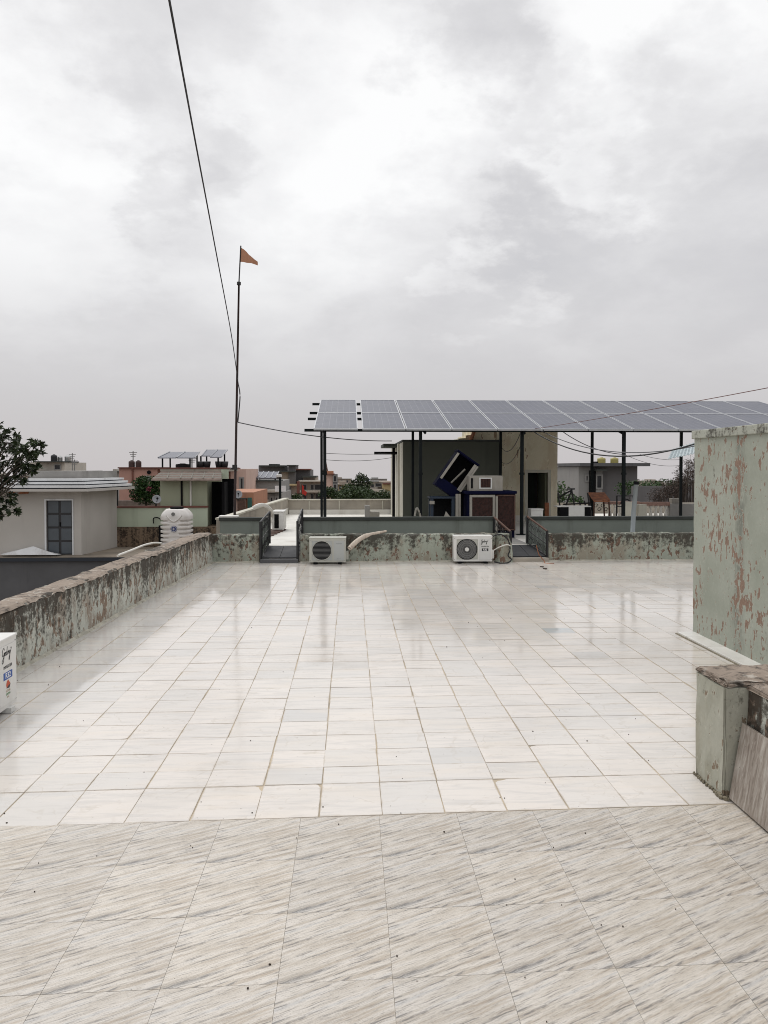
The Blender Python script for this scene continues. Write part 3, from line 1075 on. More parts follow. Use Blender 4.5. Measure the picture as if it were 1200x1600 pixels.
def unit(label, loc, rz, W, Hh, D, style):
    """an outdoor unit; local frame: front towards -y, x to the right, base at z=0"""
    t = thing('outdoor_unit', label, 'outdoor unit', loc, rz, 'air conditioner outdoor units', local=True)
    cm = {'old': 'ac_old'}.get(style, 'ac_white')
    h0 = .035
    cxf, czf = -W * .16, h0 + (Hh - h0) * .49
    r = (Hh - h0) * .40
    # casing: shell with a square opening for the fan
    fx0, fx1, fz0, fz1 = -W * .43, W * .13, h0 + (Hh - h0) * .07, h0 + (Hh - h0) * .90
    c = MB()
    c.box((-W / 2, .012, h0), (W / 2, D, Hh))
    c.box((-W / 2, 0, h0), (fx0, .012, Hh))
    c.box((fx1, 0, h0), (W / 2, .012, Hh))
    c.box((fx0, 0, h0), (fx1, .012, fz0))
    c.box((fx0, 0, fz1), (fx1, .012, Hh))
    c.build('casing', cm, t)
    MB().box((-W / 2 - .006, -.008, Hh), (W / 2 + .006, D + .006, Hh + .018)).build('lid', cm, t, bevel=.006)
    p = MB()
    p.box((fx0 + .004, .009, fz0 + .004), (fx1 - .004, .0118, fz1 - .004))
    pm = p.build('grille_plate', 'ac_old' if style != 'old' else 'ac_panel', t)
    MB().tube([(cxf, .0088, czf), (cxf, .0068, czf)], r, 32).build('fan_well', 'black' if style == 'old' else 'fan_grey', t)
    if style == 'old':
        gb = MB()
        bars(gb, (cxf, .003, czf), r * .98, 15, (1, 0, 0), (0, 0, 1), w=.0032)
        gb.build('grille', 'fan_grey', t)
        rg = MB()
        ring(rg, (cxf, .004, czf), r * 1.03, .008, (1, 0, 0), (0, 0, 1))
        rg.build('grille_ring', 'ac_old', t, smooth=True)
        MB().box((fx1 + .03, -.005, fz0), (W / 2 - .03, .0, fz1)).build('front_panel', 'ac_panel', t, bevel=.003)
        text_mesh('INVERTER', .022, ((fx1 + W / 2) / 2, -.0056, fz1 - .05), (1, 0, 0), (0, 0, 1), .0004, 'lettering', 'ink_grey', t)
        text_mesh('SPLIT AC', .018, ((fx1 + W / 2) / 2, -.0056, fz0 + .03), (1, 0, 0), (0, 0, 1), .0004, 'lettering', 'ink_grey', t)
    else:
        bl = MB()
        for k in range(3):                                   # fan blades behind the wires
            a0 = 2 * math.pi * k / 3 + .3
            pts = []
            for q in range(6):
                a = a0 + q * .17
                pts.append((cxf + r * .9 * math.cos(a), .0045, czf + r * .9 * math.sin(a)))
            pts += [(cxf + r * .22 * math.cos(a0 + .9), .0045, czf + r * .22 * math.sin(a0 + .9)), (cxf + r * .22 * math.cos(a0), .0045, czf + r * .22 * math.sin(a0))]
            bl.extrude(pts, (0, .0015, 0))
        bl.build('fan', 'ac_panel' if style == 'near' else 'fan_grey', t)
        gb = MB()
        for k in range(40):
            a = 2 * math.pi * k / 40
            q = [(cxf + rr * math.cos(a + tw), .001, czf + rr * math.sin(a + tw)) for rr, tw in ((r * .2, 0), (r * .6, .12), (r * .99, .30))]
            gb.tube(q, .0012, 3, False)
        for rr in (.35, .55, .75, .9, 1.0):
            ring(gb, (cxf, .001, czf), r * rr, .0016, (1, 0, 0), (0, 0, 1), 30)
        gb.build('grille', 'black' if style == 'white' else 'fan_grey', t)
        rg = MB()
        ring(rg, (cxf, .004, czf), r * 1.03, .007, (1, 0, 0), (0, 0, 1))
        rg.build('grille_ring', 'black', t, smooth=True)
        MB().tube([(cxf, .004, czf), (cxf, -.010, czf)], r * .19, 20).build('hub', 'ac_white', t, bevel=.003)
        xm = (fx1 + W / 2) / 2
        MB().box((fx1 + .025, -.005, fz0 - .005), (W / 2 - .022, .0, fz1 + .01)).build('front_panel', 'ac_white' if style == 'near' else 'ac_side', t, bevel=.003)
        g_ = MB()
        godrej(g_, (xm - W * .105, -.0052, Hh * .74), (1, 0, 0), (0, 0, 1), W * .14, .0068, .0008)
        g_.build('signature', 'ink', t)
        text_mesh('INVERTER', .030, (xm, -.0056, Hh * .635), (1, 0, 0), (0, 0, 1), .0005, 'lettering', 'ink', t, .0006)
        lb = MB().box((xm - W * .085, -.0062, Hh * .465), (xm + W * .085, -.005, Hh * .565)).build('sticker', 'label_blue' if style == 'near' else 'ink', t)
        text_mesh('R32', .052 if style == 'near' else .045, (xm, -.0066, Hh * .515), (1, 0, 0), (0, 0, 1), .0004, 'lettering', 'label_white', lb, .001)
        if style == 'near':
            fl = MB().extrude([(xm - .022, -.0052, Hh * .35), (xm + .024, -.0052, Hh * .35), (xm + .034, -.0052, Hh * .40), (xm + .018, -.0052, Hh * .42), (xm + .004, -.0052, Hh * .452), (xm - .02, -.0052, Hh * .435), (xm - .028, -.0052, Hh * .39)], (0, -.0008, 0))
            fl.build('emblem', 'flame_red', t)
            MB().extrude([(xm - .026, -.0064, Hh * .345), (xm + .020, -.0064, Hh * .335), (xm + .036, -.0064, Hh * .385), (xm + .002, -.0064, Hh * .37)], (0, -.0006, 0)).build('emblem_leaf', 'ink', t)
            text_mesh('5 STAR', .022, (xm, -.0056, Hh * .305), (1, 0, 0), (0, 0, 1), .0004, 'lettering', 'gold', t)
            text_mesh('GREEN', .022, (xm, -.0056, Hh * .262), (1, 0, 0), (0, 0, 1), .0004, 'lettering', 'leaf_logo', t)
            text_mesh('AC', .022, (xm, -.0056, Hh * .222), (1, 0, 0), (0, 0, 1), .0004, 'lettering', 'gold', t)
    for sx in (-1, 1):
        MB().box((sx * W * .34 - .03, -.03, 0), (sx * W * .34 + .03, D + .03, h0)).build('foot', 'ac_side' if style == 'near' else 'black', t)
    # valve cover on the right
    MB().box((W / 2, D * .3, Hh * .16), (W / 2 + .045, D * .85, Hh * .47)).build('valve_cover', cm, t, bevel=.006)
    for sx in (-1, 1):
        for zz in (h0 + .03, Hh - .03):
            MB().disc((sx * (W / 2 - .015), 0, zz), .006, (0, -1, 0), .002, 8).build('screw', 'ink_grey', t)
    return t


def ux(px, Y):
    return X_(px, Y)


YU = 13.62
unit('older greenish white outdoor unit with dark slatted round grille by the parapet', (ux(511.5, YU), YU, 0), R(-1.5), .645, .455, .25, 'old')
unit('white outdoor unit with round pale hub and black lettering by the right gate', (ux(739.5, YU), YU, 0), R(-2), .685, .475, .26, 'white')
unit('white outdoor unit at the left edge with a blue R32 sticker', (-2.40, 5.20, 0), R(90), .80, .515, .27, 'near')

# ------------------------------------------------------------------ gates and ramps across the gap
def ramp_plate(pxs0, pxs1, label, concrete):
    y0, y1 = YW - .02, YG + .02
    xa, xb = X_(pxs0, YW), X_(pxs1, YW)
    t = thing('ramp', label, 'ramp', ((xa + xb) / 2, YW + .4, 0))
    n = 2
    for k in range(n):
        x0, x1 = xa + (xb - xa) * k / n + .004, xa + (xb - xa) * (k + 1) / n - .004
        MB().extrude([(x0, y0 + .02, .068), (x1, y0 + .02, .068), (x1, y1 - .005, Z2 - .022), (x0, y1 - .005, Z2 - .022)], (0, 0, .018)).build('steel_plate', 'ramp_steel', t)
    MB().box((xa, y0 - .10, -.02), (xb, y0 + .02, .064)).build('step', concrete, t, bevel=.008)
    MB().box((xa, y1 - .03, Z2 - .05), (xb, y1 + .10, Z2 - .002)).build('threshold', 'terrace_white', t)
    return t


ramp_plate(407, 466, 'dark steel ramp between the left pair of black railings', 'dark_concrete')
ramp_plate(800, 856, 'dark steel ramp with a concrete step at the right opening', 'beige_parapet')


def scroll(c, r, ux_, uy_, flip=1):
    c, ux_, uy_ = Vector(c), Vector(ux_), Vector(uy_)
    pts = []
    for k in range(15):
        a = k / 14 * 2 * math.pi * 1.15
        rr = r * (1 - .55 * k / 14)
        pts.append(c + ux_ * (rr * math.cos(a) * flip) + uy_ * (rr * math.sin(a)))
    return pts


def railing(pn, pf, label):
    """near and far post positions: (px, py_top, py_bottom)"""
    Yn, Yf = YW - .05, YG - .04
    n0, n1 = at(pn[0], pn[1], Yn), at(pn[0], pn[2], Yn)
    f0, f1 = at(pf[0], pf[1], Yf), at(pf[0], pf[2], Yf)
    t = thing('iron_railing', label, 'railing', n1, group='black iron railings beside the ramps')
    for a, b in ((n0, n1), (f0, f1)):
        MB().tube([(a.x, a.y, a.z + .01), (a.x, a.y, b.z)], .024, 6).build('post', 'black_iron', t)
    for q in (0, .5, .97):
        MB().tube([n0.lerp(n1, q), f0.lerp(f1, q)], .02 if q == 0 else .012, 5).build('rail', 'rusty_iron' if q == 0 and pn[0] > 700 else 'black_iron', t)
    for k in range(1, 5):
        s_ = k / 5
        MB().tube([n0.lerp(f0, s_), n1.lerp(f1, s_)], .006, 4).build('bar', 'black_iron', t)
    u_ = (f0 - n0).normalized()
    for q in (.25, .74):
        for k in range(5):
            c = n0.lerp(f0, (k + .5) / 5).lerp(n1.lerp(f1, (k + .5) / 5), q)
            MB().tube(scroll(c, .062, u_, Vector((0, 0, 1)), 1 if k % 2 else -1), .0055, 4).build('scroll', 'black_iron', t)
    return t


railing((407, 816, 878), (421, 800, 849), 'black iron railing left of the left ramp')
railing((465, 815, 877), (472, 796, 846), 'black iron railing right of the left ramp')
railing((798, 831, 878), (772, 808, 846), 'black iron railing left of the right ramp below the brown pad cooler')
railing((855, 830, 870), (824, 807, 849), 'black scrollwork railing right of the right ramp')

# ------------------------------------------------------------------ roof across the gap
far = thing('neighbour_roof', None, None, (3, 20, 0), kind='structure')
FX0, FX1, FY1 = -2.62, 13.5, 25.1
MB().prism([(FX0, YG + .01), (FX1, YG + .01), (FX1, FY1), (-2.0, FY1)], -.25, Z2).build('roof_slab', 'terrace_white', far)
MB().prism([(FX0 + .02, YG + .03), (FX1 - .03, YG + .03), (FX1 - .03, FY1 - .03), (-1.98, FY1 - .03)], -7.2, -.25).build('house_body', 'concrete', far)
MB().box((X_(800, 15), YG + .14, Z2), (X_(824, 15), 18.0, Z2 + .006)).build('grey_strip', 'concrete', far)


def gx(px):
    return X_(px, YG)


ZT = Z_(808, YG)
for a, b_, lab in ((gx(343), gx(419), 'short grey green wall with dark coping behind the left railing'),
                   (gx(472), gx(772), 'long grey green wall with dark coping in front of the stacked coolers'),
                   (gx(824), 9.6, 'grey green wall with dark coping right of the right ramp')):
    t = thing('green_wall', lab, 'wall', ((a + b_) / 2, YG + .06, 0))
    MB().box((a, YG, -.25), (b_, YG + .12, ZT - .062)).build('plaster', 'sea_green', t)
    MB().box((a - .015, YG - .03, ZT - .062), (b_ + .015, YG + .15, ZT)).build('coping', 'coping_dark', t, bevel=.006)
# white capping piece on the left corner
tag(MB().box((gx(343) - .02, YG - .02, ZT), (gx(371), YG + .2, ZT + .035)).build('cap_stone', 'ac_white', bevel=.006), 'white cap stone on the left end of the grey green wall', 'cap stone')
# side parapet and far parapet of that roof
sp = thing('side_parapet', 'beige parapet running back along the left side of the next roof', 'parapet wall', (-2.3, 20, 0))
MB().prism([(gx(345) - .12, YG + .16), (gx(345), YG + .16), (X_(450, 24.8), 24.8), (X_(450, 24.8) - .12, 24.8)], Z2 - .1, .70).build('plaster', 'beige_parapet', sp)
MB().prism([(gx(345) - .14, YG + .16), (gx(345) + .02, YG + .16), (X_(450, 24.8) + .02, 24.8), (X_(450, 24.8) - .14, 24.8)], .70, .735).build('coping', 'cream_paint', sp)
MB().prism([(gx(345) + .002, YG + .17), (gx(345) + .012, YG + .17), (X_(450, 24.8) + .012, 24.8), (X_(450, 24.8) + .002, 24.8)], Z2 + .001, .42).build('white_dado', 'terrace_white', sp)
bp = thing('back_parapet', 'long beige parapet with white foot at the back of the next roof', 'parapet wall', (3, 24.9, 0))
MB().box((X_(450, 24.8), 24.8, Z2 - .1), (X_(621, 24.8), 24.95, Z_(781.5, 24.8))).build('plaster', 'beige_parapet', bp)
MB().box((X_(450, 24.8), 24.76, Z_(781.5, 24.8)), (X_(621, 24.8), 24.99, Z_(780, 24.8))).build('coping', 'cream_paint', bp)
MB().box((X_(452, 24.8), 24.74, Z2), (X_(621, 24.8), 24.796, Z_(796, 24.8))).build('white_dado', 'terrace_white', bp)
for px in (483, 530, 598):
    MB().box((X_(px, 24.8) - .015, 24.775, Z_(796, 24.8)), (X_(px, 24.8) + .015, 24.798, Z_(782, 24.8))).build('joint', 'cream_paint', bp)
bp2 = MB().box((X_(870, 24.8), 24.8, Z2 - .1), (FX1 - .1, 24.95, .55))
tag(bp2.build('back_parapet', 'beige_parapet'), 'low grey parapet at the back of the next roof right of the stained tower', 'parapet wall')

# old unit beside the side parapet, on a pallet
YA = 18.2
ax = X_(425, YA)
t = thing('outdoor_unit', 'white outdoor unit seen end on beside the left ramp on a brown pallet', 'outdoor unit', (ax + .13, YA + .3, Z2), group='air conditioner outdoor units')
MB().box((ax, YA, Z2 + .03), (ax + .27, YA + .72, Z2 + .45)).build('casing', 'ac_white', t, bevel=.01)
MB().box((ax + .05, YA - .004, Z2 + .07), (ax + .155, YA, Z2 + .40)).build('end_coil', 'black', t)
MB().box((ax - .01, YA - .01, Z2 + .45), (ax + .28, YA + .73, Z2 + .47)).build('lid', 'ac_white', t, bevel=.005)
MB().box((ax + .02, YA + .05, Z2 + .026), (ax + .25, YA + .1, Z2 + .032)).build('foot', 'black', t)
pl = thing('pallet', 'brown slatted wooden pallet under the end on outdoor unit', 'pallet', (ax, YA - .4, Z2))
for k in range(6):
    ya = 16.6 + k * .34
    MB().box((X_(398, 17), ya, Z2 + .002), (ax + .12 + k * .035, ya + .22, Z2 + .026)).build('slat', 'old_wood', pl)
tag(MB().tube(smooth_path([at(396, 794, 17.2), at(402, 790.5, 17.2), at(410, 789, 17.3), at(418, 792, 17.5), at(424, 799, 17.9), at(425, 806, 18.2)]), .045, 8).build('duct_pipe', 'pipe_white', smooth=True),
    'white curved pipe arching over the side parapet to the end on outdoor unit', 'pipe')
for (a, b_, c, d_, lab) in ((570, 578, 790, 812, 'narrow upright grey block on the next roof'), (578, 593, 800, 812, 'small pale block beside the upright grey one')):
    Yb = 20.3
    tag(MB().box((X_(a, Yb), Yb, Z2), (X_(b_, Yb), Yb + .3, Z_(c, Yb))).build('concrete_block', 'frame_cream' if a == 578 else 'concrete', bevel=.01), lab, 'concrete block')

# ------------------------------------------------------------------ solar array
YF, ZF, YR, ZR = 16.7, 2.55, 20.8, 3.535
arr = thing('solar_array', 'long raised solar array of two panel rows on dark posts', 'solar panels', (5, 18.7, Z2))
AX0, PP, NC = -.80, 1.008, 12
sl_ = Vector((0, YR - YF, ZR - ZF))
sn = Vector((0, -(ZR - ZF), YR - YF)).normalized()
for c in range(NC):
    for r_ in range(2):
        gap = .012 if c else .0
        x0 = AX0 + c * PP + .012 + (.05 if c == 1 else 0)
        x1 = AX0 + (c + 1) * PP - .008 - (.03 if c == 0 else 0)
        v0, v1 = r_ * .5 + .003, r_ * .5 + .497
        o_ = Vector((0, YF, ZF))
        a, b_ = o_ + sl_ * v0, o_ + sl_ * v1
        gl = MB()
        q = [Vector((x0 + .022, 0, 0)) + a + sl_ * .008, Vector((x1 - .022, 0, 0)) + a + sl_ * .008, Vector((x1 - .022, 0, 0)) + b_ - sl_ * .008, Vector((x0 + .022, 0, 0)) + b_ - sl_ * .008]
        q2 = [p - sn * .03 for p in q]
        gl.add(q + q2, [(0, 1, 2, 3), (7, 6, 5, 4), (0, 4, 5, 1), (1, 5, 6, 2), (2, 6, 7, 3), (3, 7, 4, 0)],
               uvs=[[(0, 0), (1, 0), (1, 1), (0, 1)]] + [[(0, 0)] * 4] * 5)
        po = gl.build('panel', 'pv_glass', arr)
        fr = MB()
        for (s0, s1, w0, w1) in ((x0, x0 + .022, v0, v1), (x1 - .022, x1, v0, v1)):
            fr.extrude([Vector((s0, 0, 0)) + a, Vector((s1, 0, 0)) + a, Vector((s1, 0, 0)) + b_, Vector((s0, 0, 0)) + b_], sn * .006)
            fr.extrude([Vector((s0, 0, 0)) + a - sn * .034, Vector((s1, 0, 0)) + a - sn * .034, Vector((s1, 0, 0)) + b_ - sn * .034, Vector((s0, 0, 0)) + b_ - sn * .034], sn * .033)
        for p_ in (a, b_ - sl_ * .008):
            fr.extrude([Vector((x0 + .022, 0, 0)) + p_ - sn * .034, Vector((x1 - .022, 0, 0)) + p_ - sn * .034, Vector((x1 - .022, 0, 0)) + p_ + sl_ * .008 - sn * .034, Vector((x0 + .022, 0, 0)) + p_ + sl_ * .008 - sn * .034], sn * .040)
        fr.build('frame', 'alu', po)
for v in (.06, .40, .60, .94):
    p = Vector((0, YF, ZF)) + sl_ * v - sn * .08
    MB().box((AX0 - .20, p.y - .03, p.z - .03), (AX0 + NC * PP + .15, p.y + .03, p.z + .03)).build('purlin', 'post_paint', arr)
for px in (507.5, 657, 815.5, 974.5):
    x = X_(px, 17.0)
    MB().box((x - .034, 16.966, Z2), (x + .034, 17.034, 2.55)).build('post', 'post_paint', arr)
    MB().box((x - .12, 16.88, Z2), (x + .12, 17.12, Z2 + .012)).build('base_plate', 'post_paint', arr)
    MB().box((x - .048, 16.952, 1.55), (x + .048, 17.048, 1.60)).build('collar', 'post_paint', arr)
for k in range(3):
    x = X_(974.5, 17.0) + 2.2 * (k + 1)
    MB().box((x - .034, 16.966, Z2), (x + .034, 17.034, 2.55)).build('post', 'post_paint', arr)
for px in (502.5, 645, 782, 925, 1064):
    x = X_(px, 18.75)
    MB().box((x - .03, 18.72, Z2), (x + .03, 18.78, 2.93)).build('post', 'post_paint', arr)
for k in range(2):
    x = X_(1064, 18.75) + 2.2 * (k + 1)
    MB().box((x - .03, 18.72, Z2), (x + .03, 18.78, 2.93)).build('post', 'post_paint', arr)
for k in range(6):
    x = X_(507.5, 17) + 2.2 * k
    MB().tube([(x, 16.80, 2.47), (x, 20.6, 3.385)], .035, 4).build('rafter', 'post_paint', arr)

# ------------------------------------------------------------------ dark green room and stained tower
YB = 19.0
rm = thing('roof_room', 'dark green flat roofed room under the solar array', 'building', (2.5, 20, Z2))
zr = Z_(687, YB)
xl, xr = X_(630, YB), X_(783, YB)
MB().prism([(xl, YB), (xr, YB), (xr, 20.96), (2.9, 20.96), (2.9, 24.6), (xl, 24.6)], Z2 - .05, zr - .05).build('wall', 'dark_green_wall', rm)
MB().prism([(xl - .02, YB - .02), (xr + .02, YB - .02), (xr + .02, 20.97), (2.92, 20.97), (2.92, 24.62), (xl - .02, 24.62)], zr - .05, zr).build('roof', 'coping_dark', rm)
MB().box((xl - .012, YB + .02, Z2), (xl - .002, 24.6, zr - .06)).build('side_coat', 'cream_paint', rm)
MB().box((xl - .06, YB + 1.2, Z2), (xl - .012, YB + 1.5, zr - .06)).build('side_pilaster', 'cream_paint', rm)
MB().tube([(xl - .09, YB + 2.6, Z2), (xl - .09, YB + 2.6, zr - .1)], .04, 8).build('drain_pipe', 'black', rm)
MB().box((xl - .42, YB + 1.6, zr - .13), (xl, YB + 3.4, zr - .05)).build('sunshade', 'coping_dark', rm)
MB().tube([(xl - .65, YB + 2.2, Z_(708, YB + 2.2)), (xl - .02, YB + 2.2, Z_(708, YB + 2.2))], .045, 6).build('spout', 'black', rm)

YT = 21.0
tw = thing('stained_tower', 'cream stair tower with rust stains and an open dark doorway', 'building', (4.4, 22.5, Z2))
tx0, tx1, zt = X_(745, YT), X_(871, YT), 3.15
dx0, dx1, dzt = X_(823, YT), X_(858, YT), Z_(737, YT)
wl = MB()
wl.box((tx0, YT, Z2), (dx0, YT + .2, zt))
wl.box((dx1, YT, Z2), (tx1, YT + .2, zt))
wl.box((dx0, YT, dzt), (dx1, YT + .2, zt))
wl.box((tx0, YT + .2, Z2), (tx0 + .2, 23.8, zt))
wl.box((tx1 - .2, YT + .2, Z2), (tx1, 23.8, zt))
wl.box((tx0 + .2, 23.6, Z2), (tx1 - .2, 23.8, zt))
wl.box((tx0 + .2, YT + .2, zt - .12), (tx1 - .2, 23.6, zt - .01))
wl.build('wall', 'tower_paint', tw)
lo = MB()
lo.extrude([(X_(716, YT), YT + .01, 2.2), (tx0, YT + .01, 2.2), (tx0, YT + .01, Z_(671, YT)), (X_(738, YT), YT + .01, Z_(673, YT)), (X_(738, YT), YT + .01, Z_(679, YT)), (X_(728, YT), YT + .01, Z_(680, YT)), (X_(728, YT), YT + .01, Z_(684, YT)), (X_(716, YT), YT + .01, Z_(685, YT))], (0, 1.6, 0))
lo.build('stepped_parapet', 'tower_paint', tw)
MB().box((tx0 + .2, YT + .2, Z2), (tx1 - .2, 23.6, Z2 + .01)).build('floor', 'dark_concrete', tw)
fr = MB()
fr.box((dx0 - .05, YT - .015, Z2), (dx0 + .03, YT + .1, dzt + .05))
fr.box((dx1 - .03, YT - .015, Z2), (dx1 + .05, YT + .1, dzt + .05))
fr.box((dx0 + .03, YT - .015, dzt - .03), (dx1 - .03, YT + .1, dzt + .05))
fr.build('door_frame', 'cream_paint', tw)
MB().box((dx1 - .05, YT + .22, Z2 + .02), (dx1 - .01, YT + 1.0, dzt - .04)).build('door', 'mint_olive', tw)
MB().box((tx0 + .3, 22.3, Z2), (tx1 - .25, 22.4, 2.9)).build('inner_wall', 'coping_dark', tw)  # near-black colour stands for the shade inside the tower
MB().box((tx0, YT - .012, Z2), (dx0 - .05, YT - .002, Z2 + .18)).build('white_dado', 'terrace_white', tw)
tag(MB().tube([at(736, 688, 20.9), at(742, 670, 20.9)], .05, 4).build('strut', 'rust'), 'short rusty strut rising from the dark room roof to the array', 'strut')

# things stored on that roof -------------------------------------------------
YC = 16.2
c0, c1, cz = X_(731, YC), X_(806, YC), Z_(772, YC)
ck = thing('air_cooler', 'big metal air cooler with brown wood wool pads and blue top', 'air cooler', ((c0 + c1) / 2, YC + .4, Z2), group='desert coolers kept on the next roof')
MB().box((c0, YC + .03, Z2 + .16), (c1, YC + .85, cz)).build('body', 'cooler_blue', ck)
MB().box((c0 - .06, YC - .03, cz), (c1 + .02, YC + .9, cz + .06)).build('lid', 'cooler_blue', ck, bevel=.008)
MB().box((c0 + .02, YC + .01, Z2), (c1 - .02, YC + .85, Z2 + .16)).build('water_tray', 'cooler_blue', ck)


def pad(xa, xb, za, zb, fm, wfr):
    p = MB()
    nx, nz_ = 12, 12
    vs = [(xa + wfr + (xb - xa - 2 * wfr) * i / nx, YC - .01 + rnd.uniform(-.012, .012), za + wfr + (zb - za - 2 * wfr) * k / nz_) for i in range(nx + 1) for k in range(nz_ + 1)]
    p.add(vs, [(i * (nz_ + 1) + k, (i + 1) * (nz_ + 1) + k, (i + 1) * (nz_ + 1) + k + 1, i * (nz_ + 1) + k + 1) for i in range(nx) for k in range(nz_)])
    po = p.build('pad', 'wood_wool', ck)
    f = MB()
    f.box((xa, YC - .03, za), (xa + wfr, YC + .03, zb))
    f.box((xb - wfr, YC - .03, za), (xb, YC + .03, zb))
    f.box((xa + wfr, YC - .03, zb - wfr), (xb - wfr, YC + .03, zb))
    f.box((xa + wfr, YC - .03, za), (xb - wfr, YC + .03, za + wfr))
    f.build('pad_frame', fm, po)


cm_ = X_(773.5, YC)
pad(X_(734, YC), cm_, Z2 + .17, cz - .02, 'frame_cream', .05)
pad(cm_ + .03, c1 - .01, Z2 + .17, cz - .02, 'old_wood', .025)
MB().box((cm_ + .008, YC - .05, Z2 + .1), (cm_ + .055, YC - .031, cz - .05)).build('leg', 'frame_cream', ck)

wa = thing('window_unit', 'grey window air conditioner lying on top of the blue cooler', 'window air conditioner', (X_(760, YC), YC + .3, cz + .06))
wa0, wa1 = X_(734, YC), X_(786, YC)
wz0, wz1 = cz + .06, Z_(743.5, YC)
MB().box((wa0, YC + .02, wz0), (wa1, YC + .6, wz1)).build('casing', 'frame_cream', wa, bevel=.012)
w0, w1 = X_(749, YC), X_(769, YC)
MB().box((w0, YC + .005, wz0 + .05), (w1, YC + .02, wz1 - .04)).build('grille_frame', 'ac_side', wa)
MB().box((w0 + .03, YC, wz0 + .075), (w1 - .03, YC + .005, wz1 - .065)).build('coil', 'wood_wool', wa)
for k in range(6):
    xx = w0 + .05 + k * (w1 - w0 - .1) / 5
    MB().tube([(xx, YC - .004, wz0 + .075), (xx, YC - .004, wz1 - .065)], .003, 4).build('grille_bar', 'rusty_iron', wa)
MB().box((wa0 + .03, YC + .008, wz0 + .06), (wa0 + .07, YC + .02, wz1 - .05)).build('knob_panel', 'black', wa)

# tipped cooler shell
sh = thing('cooler_shell', 'empty dark blue cooler shell tipped on its side with pale corner strips', 'air cooler', at(700, 775, 16.6), group='desert coolers kept on the next roof')
rot = Matrix.Rotation(R(35), 3, 'Y')
C0 = at(713, 742, 16.6)
hw, hl, dp = .27, .44, .50


def L(x, y, z):
    return C0 + rot @ Vector((x, y, z))


for (a, b_) in (((-hw, 0, -hl), (-hw + .02, dp, hl)), ((hw - .02, 0, -hl), (hw, dp, hl)), ((-hw + .02, 0, hl - .02), (hw - .02, dp, hl)), ((-hw + .02, 0, -hl), (hw - .02, dp, -hl + .22)), ((-hw + .02, dp - .02, -hl + .22), (hw - .02, dp, hl - .02))):
    cc = Vector(((a[0] + b_[0]) / 2, (a[1] + b_[1]) / 2, (a[2] + b_[2]) / 2))
    MB().obox(C0 + rot @ cc, (abs(b_[0] - a[0]), abs(b_[1] - a[1]), abs(b_[2] - a[2])), rot).build('side', 'cooler_blue' if a[1] == 0 else 'black', sh)
for x_, wd_ in ((-hw + .035, .05), (hw - .05, .06), (hw + .005, .04)):
    MB().obox(C0 + rot @ Vector((x_, -.02, .08)), (wd_, .03, hl * 1.52), rot).build('corner_strip', 'frame_cream', sh)
MB().tube([L(.02, .1, -.2), L(.10, .1, .22)], .02, 4).build('loose_rod', 'frame_cream', sh)
MB().obox(C0 + rot @ Vector((0, dp * .45, hl + .015)), (hw * 2.16, dp * 1.05, .03), rot).build('rim', 'cooler_blue', sh)

st = thing('metal_stand', 'blue grey metal stand under the tipped cooler shell', 'stand', (X_(690, 16.5), 16.7, Z2))
sx0, sx1, sz = X_(675, 16.5), X_(708, 16.5), Z_(779, 16.5)
for xx in (sx0, sx1):
    for yy in (16.5, 16.9):
        MB().box((xx - .03, yy - .03, Z2), (xx + .03, yy + .03, sz)).build('leg', 'stand_blue', st)
MB().box((sx0 - .05, 16.46, sz), (sx1 + .05, 16.95, sz + .04)).build('top_frame', 'stand_blue', st)
MB().box((sx0, 16.86, Z2 + .2), (sx1, 16.9, sz)).build('back_panel', 'black', st)
MB().box((X_(672, 16.4), 16.4, Z_(788, 16.4)), (X_(679, 16.4), 16.5, Z_(783, 16.4))).build('socket_box', 'frame_cream', st)
for px, top, lab in ((714, 772, 'pale thin post standing left of the brown pad cooler'), (718, 772, 'second pale thin post beside the brown pad cooler')):
    tag(MB().box((X_(px, 16.4) - .025, 16.38, Z2), (X_(px, 16.4) + .025, 16.43, Z_(top, 16.4))).build('timber_post', 'frame_cream'), lab, 'post')
tag(MB().extrude([at(694, 808, 16.2), at(697, 799, 16.2), at(707, 812, 16.2), at(703, 816, 16.2)], (0, .04, 0)).build('board', 'frame_cream'), 'pale broken board leaning in front of the metal stand', 'board')
tag(MB().box((X_(714, 16.9), 16.9, Z2), (X_(733, 16.9), 17.3, Z_(771, 16.9))).build('storage_crate', 'black'), 'black crate between the pale posts and the brown pad cooler', 'crate')
tag(MB().tube(smooth_path([at(648, 806, 16.3), at(651, 794, 16.3), at(655, 800, 16.3), at(658, 812, 16.3)]), .022, 6).build('bent_hose', 'frame_cream', smooth=True), 'bent pale hose behind the long grey green wall', 'hose')

wb = thing('white_box', 'small white box in front of the tower doorway', 'box', (X_(840, 17.5), 17.6, Z2))
MB().box((X_(830, 17.5), 17.5, Z2), (X_(849, 17.5), 17.8, Z_(797.5, 17.5))).build('body', 'ac_white', wb, bevel=.012)
MB().box((X_(829.5, 17.5), 17.49, Z_(797.5, 17.5)), (X_(849.5, 17.5), 17.81, Z_(795.5, 17.5))).build('lid', 'ac_white', wb, bevel=.006)
tag(MB().box((X_(852, 20.3), 20.3, Z2), (X_(858, 20.3), 20.35, Z_(786, 20.3))).build('loose_board', 'rust'), 'rust brown board leaning inside the tower doorway', 'board')

